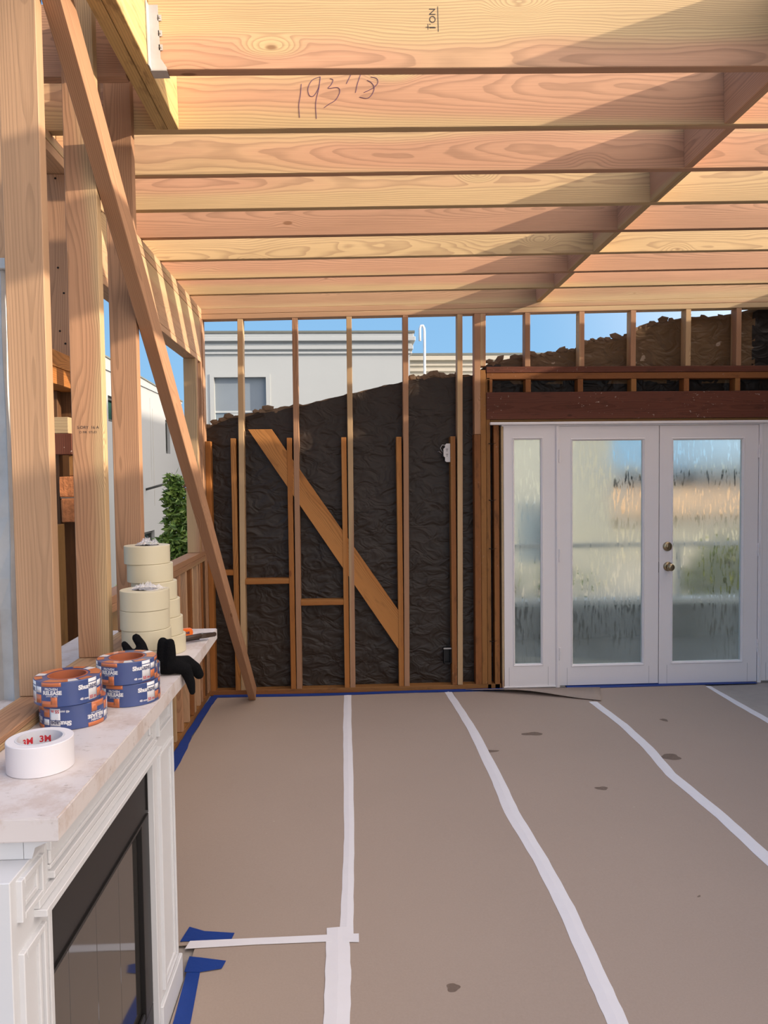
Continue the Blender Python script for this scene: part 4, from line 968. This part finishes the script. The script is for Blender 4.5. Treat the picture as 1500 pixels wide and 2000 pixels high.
# -- modern white building seen through the left opening
MB = lambda z: 1.66+(z-1.66)*.75
lb_ = empty('modern_building', (-3.45, 11.25, GZ)); LO = Vector((-3.45, 11.25, GZ)); tag(lb_, 'plain modern white building with slit windows seen through left opening', 'building')
bm = bmesh.new(); wins = [(9.52, 9.97, 2.44, 2.765), (12.45, 12.75, 2.14, 2.695), (10.95, 11.6, .34, .925)]
ys_ = sorted({6.0, 13.65, *[w[0] for w in wins], *[w[1] for w in wins]}); zs_ = sorted({GZ, 3.07, *[w[2] for w in wins], *[w[3] for w in wins]})
for a, b in zip(ys_, ys_[1:]):
    for c, d in zip(zs_, zs_[1:]):
        if any(w[0] <= a and b <= w[1] and w[2] <= c and d <= w[3] for w in wins): continue
        add_box(bm, -3.15-LO.x, -3.0-LO.x, a-LO.y, b-LO.y, c-LO.z, d-LO.z)
add_box(bm, -9-LO.x, -3.3-LO.x, 6-LO.y, 13.65-LO.y, GZ-LO.z, 3.0-LO.z)
bmesh.ops.remove_doubles(bm, verts=bm.verts, dist=.0005); from_bm('wall', bm, 'stucco_modern', lb_)
bm = bmesh.new(); prism_bm(bm, [(6, 3.071), (13.65, 3.071), (13.65, 3.11), (9.45, 3.22), (6, 3.25)], 'x', -3.19, -2.98)
for v in bm.verts: v.co -= LO
from_bm('parapet', bm, 'stucco_modern', lb_)
bm = bmesh.new(); prism_bm(bm, [(6, 3.25), (9.45, 3.22), (13.65, 3.11), (13.65, 3.13), (9.45, 3.24), (6, 3.27)], 'x', -3.2, -2.965)
for v in bm.verts: v.co -= LO
from_bm('coping', bm, 'coping', lb_)
for (y0, y1, z0, z1), mt in zip(wins, ('pane_green', 'pane_green', 'pane_dark')):
    w = empty('window'); w.parent = lb_
    ob_box(w, LO, 'pane', -3.10, -3.09, y0, y1, z0, z1, mt)
    for a in ((y0, y0+.04, z0, z1), (y1-.04, y1, z0, z1), (y0+.04, y1-.04, z0, z0+.04), (y0+.04, y1-.04, z1-.04, z1)): ob_box(w, LO, 'frame', -3.105, -3.045, *a, 'mullion')
    if z0 < 1:
        for k in range(3): ob_box(w, LO, 'blind_slat', -3.088, -3.075, y0+.06, y1-.22, .52+k*.10, .565+k*.10, 'blind_pale')
tube('spout', lb_, [Vector((-3.07, 11.2, 1.54))-LO, Vector((-2.72, 11.1, 1.63))-LO], .018, 'mullion', 8)
bm = bmesh.new(); add_box(bm, -2.9995-LO.x, -2.998-LO.x, 11.51-LO.y, 11.525-LO.y, 1.7-LO.z, 2.95-LO.z); add_box(bm, -2.9995-LO.x, -2.998-LO.x, 11.64-LO.y, 11.67-LO.y, 1.3-LO.z, 2.8-LO.z); from_bm('water_streak', bm, 'stucco_streak', lb_)
# -- tiled gable wall beyond the tree
rb = empty('tiled_roof', (-4.2, 20, 0)); tag(rb, 'sliver of red tiled roof behind the tree in left opening', 'roof')
for k in range(16):
    bm = bmesh.new(); add_box(bm, -.6, .6, -.05, .05, -.06, .06, .03); o = from_bm('tile', bm, 'roof_tile', rb); o.location = (.15, .08*k, 2.7-.14*k); o.rotation_euler = (.5, 0, 0)
bm = bmesh.new(); add_box(bm, -.65, .7, .1, 1.8, GZ, .9); from_bm('wall', bm, 'stucco_cream', rb)
# -- foliage
def foliage(name, par, blobs, n, size, mat, seed, O):
    rg = random.Random(seed); bm = bmesh.new()
    tot = sum(b[3] for b in blobs)
    for (cx_, cy_, cz_, r_, sq) in blobs:
        for _ in range(int(n*r_/tot)):
            u = Vector((rg.gauss(0, 1), rg.gauss(0, 1), rg.gauss(0, 1))).normalized()*(r_*rg.uniform(.45, 1.05)); u.z *= sq
            p = Vector((cx_, cy_, cz_))+u-O; s = size*rg.uniform(.6, 1.3)
            a = Vector((rg.gauss(0, 1), rg.gauss(0, 1), rg.gauss(0, .6)-.4)).normalized(); b = a.cross(Vector((rg.gauss(0, 1), rg.gauss(0, 1), rg.gauss(0, 1)))).normalized(); nn_ = a.cross(b)
            v = [bm.verts.new(q) for q in (p, p+a*s*.5+b*s*.22+nn_*s*.06, p+a*s, p+a*s*.5-b*s*.22+nn_*s*.06)]
            bm.faces.new((v[0], v[1], v[2])); bm.faces.new((v[0], v[2], v[3]))
    o = from_bm(name, bm, mat, par); o['kind'] = 'stuff'; return o
def plant(name, label, cat, base, blobs, n, size, mat, seed, trunk):
    t = empty(name, base); tag(t, label, cat); O = Vector(base)
    bm = bmesh.new()
    for pts, rads in trunk: tube_bm(bm, [Vector(p)-O for p in pts], rads, 7)
    from_bm('branches', bm, 'bark', t, True); foliage('foliage', t, blobs, n, size, mat, seed, O); return t
plant('tree', 'leafy green tree standing outside the left opening', 'tree', (-2.0, 9, GZ),
      [(-2.0, 9.05, .55, .36, 1.1), (-1.93, 9, .95, .30, 1.0), (-2.12, 8.9, .85, .22, 1.), (-2.05, 9, 1.22, .17, 1.1), (-2.08, 9, 1.48, .13, 1.1), (-2.08, 9, 1.66, .09, 1.2), (-1.85, 9, 1.28, .16, 1.2), (-1.88, 9, .35, .36, 1.)], 5200, .085, 'leaf', 4,
      [([(-2.0, 9, GZ), (-2.0, 9, .2), (-2.02, 9, .9), (-2.07, 9, 1.7)], [.05, .04, .025, .008]), ([(-2.0, 9, .5), (-1.9, 9, 1.0), (-1.86, 9, 1.35)], [.02, .012, .005])])
plant('shrub', 'small bright shrub low outside between the tall studs', 'shrub', (-2.45, 7.9, GZ), [(-2.47, 7.9, .42, .17, 1.), (-2.45, 7.9, .1, .25, 1.)], 500, .11, 'leaf', 5, [([(-2.45, 7.9, GZ), (-2.47, 7.9, .4)], [.02, .008])])
# -- balcony and yard beyond the glazed doors
bp = bd('balcony_deck', None, (1.0, 5.6), (5.86, 7.7), (-.12, -.012), 'parapet', 0); tag(bp, 'grey balcony deck outside the glazed doors', 'balcony', kind='structure')
pw = empty('balcony_parapet', (3.2, 7.55, -.012)); tag(pw, 'low grey balcony wall with steel rails seen through fogged doors', 'balcony wall')
PO = Vector((3.2, 7.55, -.012))
ob_box(pw, PO, 'wall', .9, 5.6, 7.50, 7.62, -.012, .34, 'parapet'); ob_box(pw, PO, 'cap', .88, 5.62, 7.46, 7.66, .34, .395, 'rail', .004)
ob_box(pw, PO, 'top_rail', .9, 5.6, 7.53, 7.57, .93, .975, 'rail', .003)
for x in (.95, 2.16, 3.42, 4.6): ob_box(pw, PO, 'post', x, x+.04, 7.53, 7.57, .396, .929, 'rail')
g1 = empty('gable_house', (4.6, 16, GZ)); GO = Vector((4.6, 16, GZ)); tag(g1, 'pale house wall filling the left door glass', 'building')
house_wall(g1, GO, 2.2, 5.80, 16, 19.5, GZ, 2.9, [(3.7, 4.4, -.2, 1.1)], 'stucco_cream')
wn_ = empty('window'); wn_.parent = g1
ob_box(wn_, GO, 'pane', 3.7, 4.4, 16.10, 16.11, -.2, 1.1, 'pane_blue'); ob_box(wn_, GO, 'frame', 3.66, 4.44, 15.98, 16.0, 1.1, 1.16, 'stucco_white')
g2 = empty('tan_roof_house', (9, 21, GZ)); tag(g2, 'low house with tan gable roof seen through the right door', 'building'); G2 = Vector((9, 21, GZ))
bm = bmesh.new(); prism_bm(bm, [(21, .55), (23, 1.3), (25, .55)], 'x', 6.8, 13.5)
for v in bm.verts: v.co -= G2
from_bm('roof', bm, 'roof_tan', g2); ob_box(g2, G2, 'wall', 7, 13.3, 21.4, 24.6, GZ, .56, 'stucco_cream')
bm = bmesh.new(); prism_bm(bm, [(6.8, 1.2), (8.1, 2.05), (9.4, 1.2), (9.4, 1.10), (8.1, 1.92), (6.8, 1.10)], 'y', 20.8, 21.0)
for v in bm.verts: v.co -= G2
from_bm('barge_board', bm, 'stucco_white', g2)
plant('bush', 'yellow-green bush standing behind the right door glass', 'bush', (5.6, 10.6, GZ), [(5.6, 10.6, .35, .55, .9), (5.2, 10.6, .1, .4, .9), (6.1, 10.7, .2, .5, .9), (5.7, 10.5, -.2, .6, .8)], 2600, .14, 'leaf_yellow', 8, [([(5.6, 10.6, GZ), (5.6, 10.6, .4)], [.05, .02])])
plant('bush', 'dark green hedge bush behind the right edge of door glass', 'bush', (8.2, 12.9, GZ), [(8.2, 12.9, .5, .7, 1.0), (8.6, 13.1, .9, .5, 1.), (8.0, 12.9, .0, .6, .8)], 2200, .16, 'leaf', 12, [([(8.2, 12.9, GZ), (8.2, 12.9, .6)], [.06, .02])])
plant('bare_bush', 'thin twiggy bush behind the sidelight glass', 'bush', (2.15, 8.3, GZ), [(2.15, 8.3, .45, .3, .9), (2.6, 8.35, .35, .3, .8)], 260, .07, 'leaf', 14,
      [([(2.15, 8.3, GZ), (2.15+.25*math.sin(k*1.3), 8.3+.1*math.cos(k*2), .25), (2.15+.42*math.sin(k*1.3+.3), 8.3+.1*math.cos(k*2.3), .62+.03*(k % 4))], [.012, .008, .004]) for k in range(12)])
hl = empty('hill', (20, 70, GZ)); tag(hl, 'distant hill behind the houses, haze painted into its pale colour', 'hill', kind='structure')
bm = bmesh.new(); pts = [(-30, 0)]+[(-30+4*k, 3.0+2.2*math.sin(k*.55)+1.2*math.sin(k*1.3)) for k in range(21)]+[(50, 0)]; prism_bm(bm, pts, 'y', 0, 12); from_bm('ridge', bm, 'hill', hl)
# unseen house added far out to the right to shade the lower modern building
nb = empty('added_shade_house', (10, 7, GZ)); NO = Vector((10, 7, GZ)); tag(nb, 'unseen stucco house block added at right to shade the modern building', 'building')
ob_box(nb, NO, 'wall', 9.8, 14, 4.3, 9.5, GZ, 6.8, 'stucco_cream'); ob_box(nb, NO, 'roof', 9.7, 14.1, 4.2, 9.6, 6.8, 6.93, 'coping')
